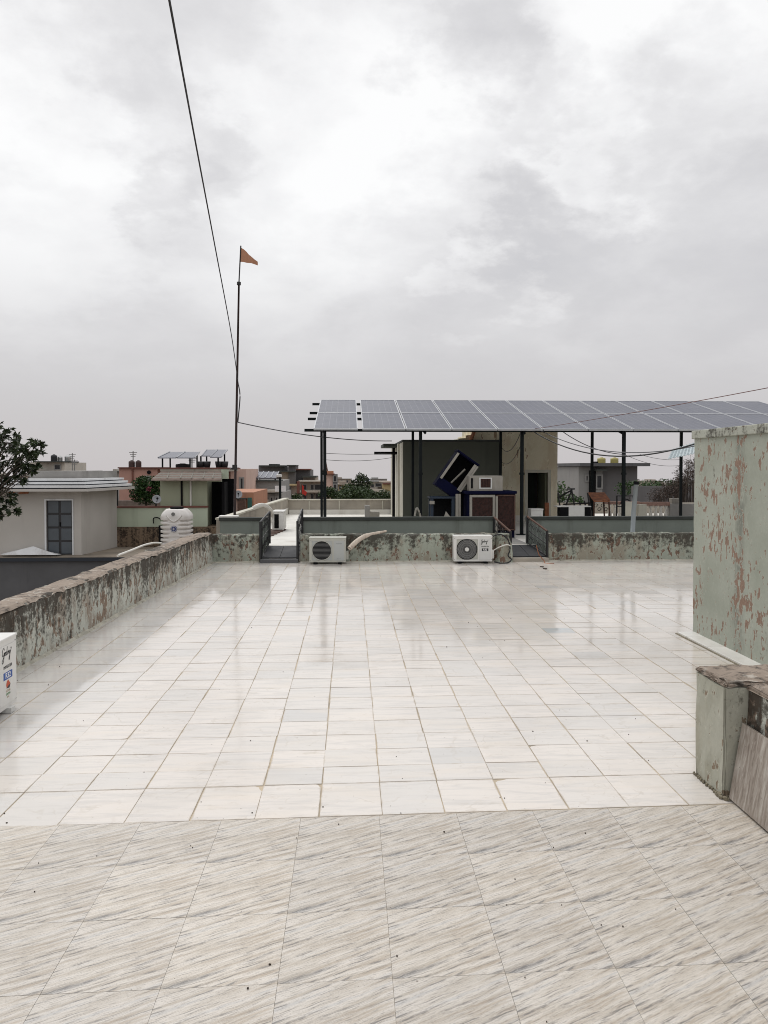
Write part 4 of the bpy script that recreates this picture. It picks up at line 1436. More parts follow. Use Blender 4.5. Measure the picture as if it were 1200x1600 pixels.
YQ = 17.6
wu = thing('outdoor_unit', 'white outdoor unit seen from behind right of the stained tower', 'outdoor unit', (X_(900, YQ), YQ, Z2), group='air conditioner outdoor units')
MB().box((X_(889, YQ), YQ, Z2 + .05), (X_(914, YQ), YQ + .28, Z_(792.5, YQ))).build('casing', 'ac_white', wu, bevel=.008)
MB().box((X_(876, YQ), YQ + .01, Z2 + .05), (X_(889, YQ), YQ + .27, Z_(793, YQ))).build('coil', 'black', wu)
MB().box((X_(871, YQ), YQ - .005, Z_(793, YQ)), (X_(924, YQ), YQ + .33, Z_(791.5, YQ))).build('lid', 'ac_white', wu)
MB().box((X_(915, YQ), YQ + .05, Z2 + .05), (X_(924, YQ), YQ + .30, Z_(793, YQ))).build('end_coil', 'black', wu)

YR_ = 18.0
rt = thing('rusty_table', 'rusty iron table with an orange brown sheet top and lattice front', 'table', (X_(942, YR_), YR_, Z2))
ta, tb, tz = X_(927, YR_), X_(954, YR_), Z_(783, YR_)
MB().extrude([(ta, YR_, tz), (tb, YR_, tz), (tb + .01, YR_ + .45, tz + .17), (ta, YR_ + .45, tz + .17)], (0, 0, .015)).build('sheet_top', 'rust', rt)
for xx in (ta + .03, tb - .03):
    for yy in (YR_ + .02, YR_ + .42):
        MB().tube([(xx, yy, tz + (yy - YR_) * .37), (xx + (.05 if xx > ta + .1 else 0), yy, Z2)], .02, 4).build('leg', 'rusty_iron', rt)
for k in range(4):
    MB().tube(scroll((ta + .08 + .08 * k, YR_ + .02, tz - .12 - .09 * (k % 2)), .05, (1, 0, 0), (0, 0, 1)), .008, 4).build('lattice_curl', 'black_iron', rt)
MB().box((ta + .02, YR_, tz - .03), (tb - .02, YR_ + .02, tz - .005)).build('rail', 'rust', rt)
MB().box((ta + .02, YR_, Z2 + .12), (tb - .02, YR_ + .02, Z2 + .145)).build('rail', 'rusty_iron', rt)

for a, b_, tp, Yc, lab in ((977, 990, 785, 17.2, 'white upright post block in front of the balustrade beside the grey pipe'), (998, 1011, 789, 19.0, 'pale square pier at the left end of the white balusters')):
    o = MB().box((X_(a, Yc), Yc, Z2), (X_(b_, Yc), Yc + .2, Z_(tp, Yc))).build('post_block', 'cream_paint', bevel=.006)
    tag(o, lab, 'post')
ch = thing('iron_chair', 'thin black iron chair frame left of the grey pipe', 'chair', (X_(970, 17.8), 17.8, Z2))
for px in (964.5, 990):
    MB().box((X_(px, 17.8) - .015, 17.8, Z2), (X_(px, 17.8) + .015, 17.83, Z_(775, 17.8))).build('upright', 'black_iron', ch)
for py in (775.5, 792):
    MB().box((X_(964.5, 17.8) + .016, 17.8, Z_(py, 17.8) - .012), (X_(990, 17.8) - .016, 17.83, Z_(py, 17.8) + .012)).build('cross_bar', 'black_iron', ch)
MB().tube([at(972 + 8 * math.cos(math.pi * k / 8) + 6, 788 - 8 * math.sin(math.pi * k / 8), 17.82) for k in range(9)], .014, 4).build('arch', 'black_iron', ch)
for (q, pts, lab) in ((0, [(884, 765), (878, 782), (876, 800)], 'bent black iron frame leaning by the green shrub'),):
    fr_ = thing('iron_chair', lab, 'chair', (X_(885, 18.3), 18.3, Z2))
    for (a, b_) in (((871, 778), (893, 766)), ((893, 764), (898, 792)), ((884, 790), (893, 766)), ((898, 764), (886, 764)), ((872, 770), (876, 800)), ((913, 782), (917, 800)), ((905, 782), (909, 800)), ((918, 770), (923, 800)), ((880, 788), (923, 786))):
        MB().tube([at(*a, 18.3), at(*b_, 18.3)], .02, 5).build('bar', 'black_iron', fr_)
    for a in ((876, 800), (909, 800), (923, 800)):
        p = at(*a, 18.3)
        MB().tube([p, (p.x, p.y, Z2)], .02, 5).build('leg', 'black_iron', fr_)

# balustrade
YL = 19.2
bal = thing('balustrade', 'white balustrade with a red brown rail right of the grey pipe', 'balustrade', (X_(1030, YL), YL, Z2))
zb0, zb1 = Z2 + .05, Z_(791, YL)
prof = [(.045, 0), (.045, .04), (.03, .06), (.055, .16), (.06, .22), (.03, .34), (.022, .40), (.05, .45), (.05, .5)]
hb = zb1 - zb0
for k in range(6):
    x = X_(1011 + k * 8, YL)
    MB().lathe([(r_, z * hb / .5) for r_, z in prof], (x, YL + .08, zb0), 10).build('baluster', 'terrace_white', bal, smooth=True)
MB().box((X_(1000, YL), YL - .01, zb1), (X_(1047, YL), YL + .17, Z_(785.5, YL))).build('rail', 'rail_red', bal)
MB().box((X_(1000, YL), YL, Z2), (X_(1047, YL), YL + .16, zb0)).build('plinth', 'terrace_white', bal)
MB().box((X_(1047.2, YL), YL - .02, Z2), (X_(1110, YL), YL + .18, Z_(788.5, YL))).build('solid_panel', 'concrete', bal)
MB().box((X_(1055, YL), YL + .18, Z2), (X_(1069, YL), YL + .36, Z_(780, YL))).build('end_post', 'frame_cream', bal, bevel=.01)
b2_ = thing('balustrade', 'short run of white balusters behind the rusty table', 'balustrade', (X_(962, 20), 20, Z2))
for k in range(4):
    MB().lathe([(r_ * .9, z * hb / .5) for r_, z in prof], (X_(955 + k * 8, 20), 20.08, zb0), 10).build('baluster', 'terrace_white', b2_, smooth=True)
MB().box((X_(948, 20), 20, zb1), (X_(1000, 20), 20.16, zb1 + .07)).build('rail', 'rail_red', b2_)
MB().box((X_(948, 20), 20, Z2), (X_(1000, 20), 20.16, zb0)).build('plinth', 'terrace_white', b2_)

vpt = thing('vent_pipe', 'grey upright plastic pipe with a black cap in front of the right grey green wall', 'pipe', at(988, 843, 14.45))
MB().tube([at(988, 843, 14.45), at(990, 800, 14.45), at(994, 757, 14.45)], .045, 10).build('pipe', 'pipe_grey', vpt, smooth=True)
MB().tube([at(994, 757.2, 14.45), at(994.3, 752, 14.45)], .052, 10).build('cap', 'black', vpt)
tag(MB().tube(smooth_path([at(986, 838, 14.3), at(992, 836, 14.25), at(996, 840, 14.2), at(999, 834, 14.1)]), .035, 8).build('pipe_elbow', 'black', smooth=True), 'black elbow pipe at the foot of the grey pipe', 'pipe')

# corrugated sheet by the array, seen right of the last post
cs = MB()
pA, pB, pC, pD = at(1043, 718, 15.4), at(1050, 703, 15.9), at(1115, 683, 15.9), at(1115, 703, 15.4)
n = 26
for k in range(n):
    s0, s1 = k / n, (k + 1) / n
    dz = .022 if k % 2 else 0
    dz2 = 0 if k % 2 else .022
    a, b_, c, e = pA.lerp(pD, s0), pA.lerp(pD, s1), pB.lerp(pC, s1), pB.lerp(pC, s0)
    cs.add([a + Vector((0, 0, dz)), b_ + Vector((0, 0, dz2)), c + Vector((0, 0, dz2)), e + Vector((0, 0, dz)),
            a + Vector((0, 0, dz - .008)), b_ + Vector((0, 0, dz2 - .008)), c + Vector((0, 0, dz2 - .008)), e + Vector((0, 0, dz - .008))],
           [(0, 1, 2, 3), (7, 6, 5, 4), (0, 4, 5, 1), (2, 6, 7, 3), (0, 3, 7, 4), (1, 5, 6, 2)])
shd = thing('sheet_awning', 'tilted blue grey corrugated sheet beside the peeling green block', 'awning', (pD.x, 15.6, Z2))
cs.build('sheet', 'sheet_blue', shd)
for q in (pC, pD):
    MB().tube([(q.x - .1, q.y, Z2), (q.x - .1, q.y, q.z - .01)], .03, 6).build('prop', 'post_paint', shd)

# foam wrapped pipe and cables
tag(MB().tube(smooth_path([at(546, 857, 13.6), at(556, 847, 13.72), at(570, 838, 13.95), at(590, 833, 14.0), at(604, 830, 14.05)]), [.044] * 11 + [.04, .036, .034, .032, .03, .027, .024, .022, .02, .016], 8).build('lagged_pipe', 'lagging', smooth=True),
    'foam wrapped pipe bundle drooping over the parapet beside the older outdoor unit', 'pipe')
tag(MB().tube(smooth_path([at(770, 838, 13.82), at(782, 835, 13.76), at(793, 842, 13.74), at(797, 858, 13.73), at(794, 868, 13.7), at(799, 874, 13.66), at(794, 879, 13.6), at(784, 880, 13.58), at(772, 878, 13.6)]), .013, 6).build('black_hose', 'cable_black', smooth=True),
    'black hose looping from the white outdoor unit to the floor', 'hose')
tag(MB().tube(smooth_path([at(771, 860, 13.72), at(780, 855, 13.7), at(792, 851, 13.68), at(797, 853, 13.7)]), .010, 5).build('drain_hose', 'pipe_white', smooth=True), 'thin pale hose joining the right outdoor unit to the ramp step', 'hose')
tag(MB().tube(smooth_path([at(838, 852, 13.85), at(842, 866, 13.8), at(850, 876, 13.75), at(852, 880, 13.6), at(866, 880, 13.55)]), .008, 5).build('thin_wire', 'rust', smooth=True), 'thin rusty wire hanging at the foot of the scrollwork railing', 'wire')
tag(MB().tube(smooth_path([at(184, 868, 9.6), at(205, 860, 10.3), at(225, 852, 11.1), at(241, 848.5, 11.7), at(252, 849, 12.1)]), .016, 8).build('white_pipe', 'pipe_white', smooth=True),
    'white bent pipe lying over the back edge of the left parapet', 'pipe')
for k, (px, py) in enumerate(((848, 888), (853, 891))):
    p = at(px, py, 13.0)
    yq = 2064 / (py - 730)
    tag(MB().prism([(X_(px, yq) + .03 * math.cos(a) * (1 + .4 * math.sin(3 * a)), yq + .05 * math.sin(a)) for a in (0, .9, 1.9, 2.8, 3.9, 5.1)], -.003, .012).build('dead_leaf', 'leaf_litter'),
        ('curled dark dead leaf on the white floor near the right ramp', 'second dead leaf nearer the viewer by the right ramp')[k], 'leaf')

# overhead cables
pt0, pt1 = at(264, -60, 3.4), at(372, 604, 15.3)
pt1b = at(371.5, 660, 15.35)
d0 = (at(264, 0, 4.2) - pt1).normalized()
pts = [at(371, 590, 15.2), at(361, 520, 13.0), at(335, 380, 9.6), at(305, 220, 6.9), at(264.5, 0, 4.6)]
far_end = pts[-1] + (pts[-1] - pts[-2]) * 2.6
tag(MB().tube(smooth_path([pts[0] + (pts[0] - pts[1]) * .2] + pts + [far_end], 8), .0075, 6).build('overhead_cable', 'cable_black', smooth=True),
    'black cable coming down from the top of the picture to the flagpole', 'cable')
tag(MB().tube(smooth_path([pts[0] + (pts[0] - pts[1]) * .2, at(375, 620, 15.4), at(371.5, 660, 15.42)], 6), .012, 5).build('cable_tail', 'cable_black', smooth=True), 'slack cable tail hanging along the flagpole', 'cable')
for a, b_, dr, r_, m_, lab, nm in (
        (at(372, 660, 15.45), at(612, 689, 19.9), .10, .011, 'cable_grey', 'grey cable from the flagpole to the dark green room', 'cable'),
        (at(505, 708, 18.7), at(612, 708, 21.0), .03, .006, 'cable_grey', 'upper thin wire between the first array posts and the room spout', 'wire'),
        (at(505, 718, 18.7), at(612, 715, 21.0), .06, .006, 'cable_grey', 'lower thin wire between the first array posts and the room side', 'wire'),
        (at(1215, 603, 9.5), at(836, 670, 16.6), .02, .006, 'cable_red', 'thin dark red wire crossing above the solar array', 'wire'),
        (at(830, 672, 16.9), at(1085, 694, 12.0), .36, .013, 'cable_black', 'thick sagging black cable from the array to the peeling block', 'cable'),
        (at(836, 668, 17.2), at(1085, 697, 12.2), .29, .009, 'cable_grey', 'grey cable sagging just above the thick black one', 'cable'),
        (at(873, 670, 17.2), at(976, 710, 16.9), .13, .009, 'cable_grey', 'short grey cable from the tower corner to the fourth front post', 'cable'),
        (at(978, 711, 17.0), at(1064, 727, 19), .10, .005, 'cable_grey', 'thin slack wire between the last two array posts', 'wire'),
        (at(1000, 710, 17.0), at(1064, 718, 19), .05, .005, 'cable_grey', 'thin upper wire between the last two array posts', 'wire'),
        (at(784, 700, 20.9), at(815, 672, 17.1), .25, .008, 'cable_black', 'black wire looping across the tower face', 'wire'),
        (at(784, 722, 20.9), at(816, 690, 17.1), .22, .007, 'cable_black', 'lower black wire looping across the tower face', 'wire')):
    tag(MB().tube(sag(a, b_, dr, 18), r_, 5).build('overhead_' + nm, m_, smooth=True), lab, nm)

# flagpole
fp = thing('flagpole', 'tall thin leaning flagpole with a small saffron pennant', 'flagpole', at(366.5, 806, 15.5))
a, b_, c = at(366.5, 812, 15.5), at(373.3, 443, 15.5), at(376.3, 384, 15.5)
MB().tube([a, a.lerp(b_, .5), b_], [.026, .023, .019], 8).build('pole', 'pole_paint', fp, smooth=True)
MB().tube([b_ - (c - b_) * .06, c], .013, 6).build('upper_rod', 'black_iron', fp, smooth=True)
MB().tube([b_ - (b_ - a).normalized() * .03, b_ + (b_ - a).normalized() * .03], .040, 8).build('joint', 'black_iron', fp)
q = at(366.7, 730, 15.5)
MB().tube([q + Vector((0, 0, -.05)), q + Vector((0, 0, .05))], .05, 8).build('bracket', 'black_iron', fp)
MB().tube([q, at(360, 733, 15.5)], .02, 5).build('stay', 'black_iron', fp)
flg = MB()
ol_t = [(376.6, 387), (381, 389.5), (385, 393), (389, 398), (393, 401.5), (397.5, 405.5), (402.5, 408.5)]
ol_b = [(375.6, 409), (381, 409.3), (385, 410.5), (389, 411.3), (393, 411.8), (397.5, 412.8), (402.5, 413.8)]
vs = []
for i in range(7):
    for k in range(4):
        s_ = k / 3
        p = at(ol_t[i][0] * (1 - s_) + ol_b[i][0] * s_, ol_t[i][1] * (1 - s_) + ol_b[i][1] * s_, 15.5)
        p.y += .05 * math.sin(i * 1.1 + s_ * .8) * (i / 6)
        vs.append(p)
nf = len(vs)
vs2 = [v + Vector((0, .004, 0)) for v in vs]
fs = []
for i in range(6):
    for k in range(3):
        q0 = (i * 4 + k, i * 4 + k + 1, (i + 1) * 4 + k + 1, (i + 1) * 4 + k)
        fs += [q0, tuple(nf + z for z in reversed(q0))]
rim = [i * 4 for i in range(7)] + [24 + k for k in (1, 2, 3)] + [i * 4 + 3 for i in range(5, -1, -1)] + [2, 1]
fs += [(rim[i], rim[(i + 1) % len(rim)], nf + rim[(i + 1) % len(rim)], nf + rim[i]) for i in range(len(rim))]
flg.add(vs + vs2, fs)
flg.build('pennant', 'saffron', fp, smooth=False)

# ------------------------------------------------------------------ foliage helpers
def leaves(mb, c, rad, n, size, rg, shell=.55, droop=0.0, slim=.45):
    c = Vector(c)
    for _ in range(n):
        while True:
            v = Vector((rg.uniform(-1, 1), rg.uniform(-1, 1), rg.uniform(-1, 1)))
            if 0.02 < v.length < 1:
                break
        v = v.normalized() * (shell + (1 - shell) * rg.random() ** .7) if rg.random() < .75 else v
        p = c + Vector((v.x * rad[0], v.y * rad[1], v.z * rad[2]))
        a = Vector((rg.gauss(0, 1), rg.gauss(0, 1), rg.gauss(0, .7) - droop)).normalized()
        b = a.cross(Vector((rg.gauss(0, 1), rg.gauss(0, 1), rg.gauss(0, 1)))).normalized()
        L_ = size * rg.uniform(.7, 1.35)
        w_ = L_ * slim * .5
        mb.add([p, p + a * L_ * .45 + b * w_, p + a * L_, p + a * L_ * .45 - b * w_], [(0, 1, 2, 3)], tint=min(1, max(0, rg.gauss(.45, .28))))


def tree(name, label, base, h, clumps, n, size, m, seed, trunk_r=.12, group=None, cat='tree', slim=.5, droop=.2):
    rg = random.Random(seed)
    base = Vector(base)
    t = thing(name, label, cat, base, group=group)
    cr = MB()
    tr = MB()
    top = base + Vector((0, 0, h * .55))
    tr.tube(smooth_path([base, base + Vector((.06 * h * rg.uniform(-.5, .5), 0, h * .25)), top], 3), [trunk_r * (1 - .09 * i) for i in range(7)], 7)
    for (cx_, cy_, cz_, r_, rz_) in clumps:
        c = base + Vector((cx_, cy_, cz_))
        mid = (top + c) / 2 + Vector((rg.uniform(-.1, .1), rg.uniform(-.1, .1), -.05)) * r_
        tr.tube([top - Vector((0, 0, h * .08)), mid, c], [trunk_r * .5, trunk_r * .3, trunk_r * .12], 5)
        for k in range(4):
            v = Vector((rg.gauss(0, 1), rg.gauss(0, 1), rg.gauss(.2, .8))).normalized()
            tr.tube([c, c + v * r_ * .8], [trunk_r * .12, trunk_r * .04], 4)
        leaves(cr, c, (r_, r_, rz_), int(n * r_ * r_), size, rg, .45, droop, slim)
    tr.build('trunk', 'bark', t)
    o = cr.build('crown', m, t)
    return t


# near tree reaching in at the left edge
YTr = 12.6
rg = random.Random(5)
bx = X_(-75, YTr)
nt_ = thing('broadleaf_tree', 'dark broadleaf tree leaning into the left edge of the picture', 'tree', (bx, YTr, -7.2))
tr = MB()
tr.tube(smooth_path([(bx, YTr, -7.2), (bx - .2, YTr, -3.5), (bx, YTr, -.5), (bx + .1, YTr, 1.2)]), .16, 8)
cr = MB()
spots = []
for (px, py, r_) in ((-40, 700, .55), (-10, 690, .34), (12, 692, .26), (30, 700, .20), (22, 715, .26), (44, 702, .15), (55, 690, .10), (50, 716, .13), (10, 728, .28), (38, 728, .16), (-5, 750, .30), (26, 740, .13), (58, 728, .06), (8, 775, .20), (-12, 790, .26), (16, 790, .15), (22, 800, .09), (-2, 806, .16), (62, 705, .06), (30, 684, .10), (10, 676, .13), (-60, 760, .5), (-90, 720, .6), (32, 752, .08), (60, 695, .07), (48, 735, .08)):
    c = at(px, py, YTr + rg.uniform(-.35, .35))
    src = Vector((bx + .1, YTr, .6 + .3 * rg.random()))
    mid = src.lerp(c, .55) + Vector((0, rg.uniform(-.1, .1), rg.uniform(-.02, .12)))
    tr.tube(smooth_path([src, mid, c], 3), [.022, .019, .015, .012, .009, .006, .004], 5)
    for k in range(max(5, int(r_ * 46))):
        v = Vector((rg.gauss(0, 1), rg.gauss(0, 1), rg.gauss(0, .9))).normalized() * r_ * rg.uniform(.4, 1.05)
        tip = c + v
        tr.tube([c, tip], [.004, .002], 3)
        for q_ in range(14):                     # a whorl of drooping leaves at each twig tip
            p = c.lerp(tip, rg.uniform(.45, 1.0))
            a_ = Vector((rg.gauss(v.normalized().x, .8), rg.gauss(v.normalized().y, .8), rg.gauss(-.25, .6))).normalized()
            b2 = a_.cross(Vector((rg.gauss(0, 1), rg.gauss(0, 1), rg.gauss(0, 1)))).normalized()
            L_ = rg.uniform(.06, .115)
            w_ = L_ * .20
            cr.add([p, p + a_ * L_ * .4 + b2 * w_, p + a_ * L_, p + a_ * L_ * .4 - b2 * w_], [(0, 1, 2, 3)], tint=min(1, max(0, rg.gauss(.35, .25))))
tr.build('trunk', 'bark', nt_)
cr.build('crown', 'leaf_dark', nt_)

# ------------------------------------------------------------------ neighbour on the left: lower roof and white roof house
lr = thing('lower_roof', None, None, (-12, 26, Z3), kind='structure')
YE = 24.05
MB().box((-40, YE, Z3 - .12), (-3.6, 26.95, Z3)).build('roof_slab', 'roof_dirt', lr)
MB().box((-40, YE + .06, -7.2), (-3.7, 26.9, Z3 - .12)).build('house_body', 'dark_concrete', lr)
MB().box((-40, YE - .05, Z3 - .13), (-3.6, YE - .002, Z3 - .02)).build('edge_band', 'groove_black', lr)
hs = thing('white_house', 'off white rooftop house with stepped white eaves and a dark glazed door', 'house', (-11, 25.5, Z3))
yh = 24.6
cxr = X_(126, yh)
dx_ = X_(182, 27.0)
zE = Z_(767, 24.3)
d0x, d1x, dz1 = X_(71.5, yh), X_(112, yh), Z_(781, yh)
hw_ = MB()
hw_.prism([(-22, yh), (d0x, yh), (d0x, yh + .25), (-22, yh + .25)], Z3, zE)
hw_.prism([(d1x, yh), (cxr, yh), (dx_, 27.0), (dx_ - .25, 27.0), (cxr - .27, yh + .25), (d1x, yh + .25)], Z3, zE)
hw_.box((d0x, yh, dz1), (d1x, yh + .25, zE))
hw_.build('wall', 'house_white', hs)
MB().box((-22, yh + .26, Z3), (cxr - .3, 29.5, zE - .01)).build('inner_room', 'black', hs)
fr = MB()
fr.box((d0x - .05, yh - .03, Z3), (d0x - .001, yh + .05, dz1 + .05))
fr.box((d1x + .001, yh - .03, Z3), (d1x + .04, yh + .05, dz1 + .05))
fr.box((d0x - .001, yh - .03, dz1), (d1x + .001, yh + .05, dz1 + .05))
fr.build('door_surround', 'roof_white', hs)
dr = MB().box((d0x + .002, yh + .06, Z3), (d1x - .002, yh + .10, dz1 - .002)).build('door', 'door_frame', hs)
dwid, dh = (d1x - d0x), dz1 - Z3
for i in range(2):
    for k in range(4):
        MB().box((d0x + dwid * (i * .5) + .04, yh + .045, Z3 + dh * k / 4 + .04), (d0x + dwid * (i * .5 + .5) - .04, yh + .0595, Z3 + dh * (k + 1) / 4 - .03)).build('pane', 'door_grey', dr)
MB().tube([(d0x + dwid * .52, yh + .03, Z3 + dh * .52), (d0x + dwid * .52, yh + .03, Z3 + dh * .6)], .02, 6).build('handle', 'black', dr)
# stepped eave running round two sides; black grooves paint the shadow gaps
def eave(o0, z0, z1, m, nm):
    """one step of the eave: o0 is how far it stands out from the wall line"""
    A_ = [(-22.3, yh - o0), (cxr + o0 * .7, yh - o0), (dx_ + o0, 27.05), (dx_ - .3, 27.05), (cxr - .3, yh + .3), (-22.3, yh + .3)]
    MB().prism(A_, z0, z1).build(nm, m, hs)


zs = [zE, Z_(764, 24.0), Z_(759, 24.1), Z_(754, 24.25), Z_(749.5, 24.4), Z_(745, 24.6)]
eave(.60, zE + .002, zE + .08, 'house_white', 'fascia')
eave(.46, zE + .08, zE + .115, 'groove_black', 'eave_shadow_gap')
eave(.52, zE + .115, zE + .187, 'roof_white', 'eave_step')
eave(.33, zE + .187, zE + .222, 'groove_black', 'eave_shadow_gap')
eave(.38, zE + .222, zE + .292, 'roof_white', 'eave_step')
eave(.19, zE + .292, zE + .327, 'groove_black', 'eave_shadow_gap')
eave(.24, zE + .327, zE + .39, 'roof_white', 'eave_step')
MB().prism([(X_(46, 25), 25.0), (X_(130, 25), 25.0), (X_(183, 27.4), 27.4), (X_(183, 27.4) - .2, 27.5), (X_(46, 25), 27.6)], zE + .38, Z_(736, 25)).build('roof_parapet', 'concrete', hs)
MB().tube([at(14, 770, 24.4), at(44, 769, 24.4)], .05, 8).build('lamp_tube', 'rust', hs)
tp = MB()
pk = at(52, 853.5, 24.3)
tp.add([at(4, 867, 24.15), at(90, 867, 24.15), pk, at(96, 866, 24.5), at(0, 866, 24.5), at(48, 856, 24.5)], [(0, 1, 2), (1, 3, 5, 2), (3, 4, 5), (4, 0, 2, 5), (0, 4, 3, 1)])
tag(tp.build('cement_sheet', 'roof_white'), 'low pale ridged sheet in front of the off white house', 'sheet')

# raised terrace with the mint green stair house
Z4 = -.36
mt = thing('mint_terrace', None, None, (-8, 28, Z4), kind='structure')
MB().box((X_(150, 27), 27.0, -7.2), (X_(345, 27), 34, Z4)).build('retaining_wall', 'stained_wall', mt)
mw = thing('mint_wall', 'low mint green terrace wall with a dark red coping behind the water tank', 'wall', (-8, 27.2, Z4))
MB().box((X_(178, 27.1), 27.1, Z4), (X_(323, 27.1), 27.25, Z_(792.5, 27.1))).build('plaster', 'mint', mw)
MB().box((X_(178, 27.1) - .02, 27.06, Z_(792.5, 27.1)), (X_(323, 27.1) + .02, 27.3, Z_(790, 27.1))).build('coping', 'brick_red', mw)
tag(MB().box((X_(150, 31), 31.0, Z4), (X_(262, 31), 31.15, Z_(781, 31))).build('back_wall', 'rib_brown'), 'brown wall behind the mint green terrace wall left of the stair house', 'wall')

mh = thing('mint_house', 'small mint green stair house with ribbed eave and open dark doorway', 'building', (X_(300, 28), 28.5, Z4))
yg = 27.5
m0, m1, m2 = X_(250, yg), X_(323.5, yg), X_(346, yg)
ze = Z_(748.5, yg)
MB().box((m0, yg, Z4), (m1, yg + 2.6, ze)).build('wall', 'mint_olive', mh)
MB().box((m1, yg + .9, Z4), (m2 + .3, yg + 1.0, ze)).build('doorway_shade', 'black', mh)  # black sheet and jamb paint the shade inside the doorway
MB().box((m1, yg, Z_(752.5, yg)), (m2, yg + .12, ze)).build('lintel', 'mint', mh)
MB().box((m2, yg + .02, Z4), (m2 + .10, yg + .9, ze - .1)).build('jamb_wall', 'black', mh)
ev = MB()
ev.add([(X_(236, 27.0), 27.0, ze), (X_(346, 27.0), 27.0, ze), (X_(346, yg), yg + .02, Z_(736.5, yg)), (X_(252, yg), yg + .02, Z_(736.5, yg)),
        (X_(236, 27.0), 27.0, ze - .05), (X_(346, 27.0), 27.0, ze - .05), (X_(346, yg), yg + .02, ze - .05), (X_(252, yg), yg + .02, ze - .05)],
       [(0, 1, 2, 3), (7, 6, 5, 4), (0, 4, 5, 1), (1, 5, 6, 2), (2, 6, 7, 3), (3, 7, 4, 0)])
ev.build('eave', 'rib_brown', mh)
for s_ in (.2, .45, .7):
    a = Vector((X_(236, 27.0), 27.0, ze)).lerp(Vector((X_(252, yg), yg + .02, Z_(736.5, yg))), s_)
    b_ = Vector((X_(346, 27.0), 27.0, ze)).lerp(Vector((X_(346, yg), yg + .02, Z_(736.5, yg))), s_)
    MB().tube([a, b_], .028, 4).build('eave_rib', 'frame_cream', mh)
for px in (262, 283, 300, 318, 333):
    MB().tube([at(px - 1, 747, 27.02), (X_(px + 2, yg), yg + .02, Z_(737, yg))], .022, 4).build('eave_rib', 'frame_cream', mh)
MB().box((X_(250, yg), yg + .03, Z_(736.5, yg)), (X_(357, yg), yg + 2.4, Z_(732.5, yg))).build('roof_parapet', 'beige_parapet', mh)
MB().box((X_(345.5, yg), yg - .02, Z_(748, yg)), (X_(357, yg), yg + .03, Z_(733.5, yg))).build('side_panel', 'mint', mh)
MB().box((X_(248, yg), yg + .0, Z_(732.5, yg)), (X_(358, yg), yg + 2.5, Z_(730.5, yg))).build('coping', 'brick_red', mh)
for px, m_ in ((284, 'black'), (298, 'pipe_white')):
    MB().tube([(X_(px, yg), yg - .04, Z4), (X_(px, yg), yg - .04, ze)], .035, 6).build('drain_pipe', m_, mh)
MB().tube(smooth_path([at(240, 818, 27.0), at(240, 810, 27.0), at(247, 809, 27.0), at(252, 813, 27.0)]), .02, 5).build('water_pipe', 'black', mw)

# white water tank
YK = 25.2
tk = thing('water_tank', 'white moulded water tank with a round blue emblem behind the left parapet', 'water tank', (X_(276.5, YK), YK + .5, Z3))
kc = Vector((X_(276.0, YK + .5), YK + .5, Z3))
kh = Z_(795.5, YK) - Z3
W2 = .49
nh = 110
nk = 72


def tank_r(a, z):
    """superellipse plan with ribs on the sides and a raised X on the front"""
    zz = z / kh
    ca, sa = math.cos(a), math.sin(a)
    e = 4.0
    r = 1.0 / ((abs(ca) ** e + abs(sa) ** e) ** (1 / e))
    sc_z = 1.0 if zz < .82 else 1 - ((zz - .82) / .18) ** 1.7 * .34
    if zz < .04:
        sc_z = .96
    fr_ = max(0, -sa) ** 2          # front
    u = r * ca
    rib = max(0, math.sin(zz * 2 * math.pi * 10)) ** .6
    xw = min(1, abs(abs(u) - (.22 + .62 * abs(zz - .52) * 1.6)) / .16)
    inside = 1 if abs(u) > (.22 + .62 * abs(zz - .52) * 1.6) else 0
    side = inside * (1 if .12 < zz < .80 else 0)
    r *= 1 - .17 * rib * side * min(1, xw * 1.5)
    if not inside and fr_ > .3 and abs(zz - .52) > .16:
        r *= .965
    return r * sc_z * W2


vs, fs = [], []
for i in range(nh + 1):
    z = kh * i / nh
    for k in range(nk):
        a = 2 * math.pi * (k + .5) / nk
        r = tank_r(a, z)
        vs.append(kc + Vector((r * math.cos(a), r * math.sin(a) * .95, z)))
for i in range(nh):
    for k in range(nk):
        k2 = (k + 1) % nk
        fs.append((i * nk + k, i * nk + k2, (i + 1) * nk + k2, (i + 1) * nk + k))
fs.append(tuple(nh * nk + k for k in range(nk)))
fs.append(tuple(range(nk - 1, -1, -1)))
MB().add(vs, fs).build('body', 'plastic_white', tk, smooth=True)
MB().lathe([(.21, 0), (.22, .02), (.22, .06), (.16, .075)], kc + Vector((0, 0, kh)), 20).build('lid', 'black', tk, smooth=False)
yf = kc.y - W2 * .95 - .01
zl = Z_(825.5, YK)
em = MB().disc((kc.x, yf + .02, zl), .105, (0, -1, 0), .03, 24).build('emblem', 'logo_blue', tk)
rg_ = MB()
ring(rg_, (kc.x, yf - .012, zl), .085, .008, (1, 0, 0), (0, 0, 1), 24)
rg_.box((kc.x - .045, yf - .016, zl - .008), (kc.x + .045, yf - .011, zl + .008))
rg_.box((kc.x - .008, yf - .017, zl - .045), (kc.x + .008, yf - .0105, zl + .045))
rg_.build('emblem_mark', 'ac_side', em)
ar = MB()
for zc_, sg, rad in ((.86, -1, .25), (.14, 1, .25)):
    ar.tube(smooth_path([(kc.x - rad, yf + .04, Z3 + kh * zc_), (kc.x - rad * .45, yf + .01, Z3 + kh * (zc_ + sg * .10)), (kc.x, yf + .005, Z3 + kh * (zc_ + sg * .14)), (kc.x + rad * .45, yf + .01, Z3 + kh * (zc_ + sg * .10)), (kc.x + rad, yf + .04, Z3 + kh * zc_)]), .022, 6)
ar.build('moulded_arch', 'plastic_white', tk, smooth=True)
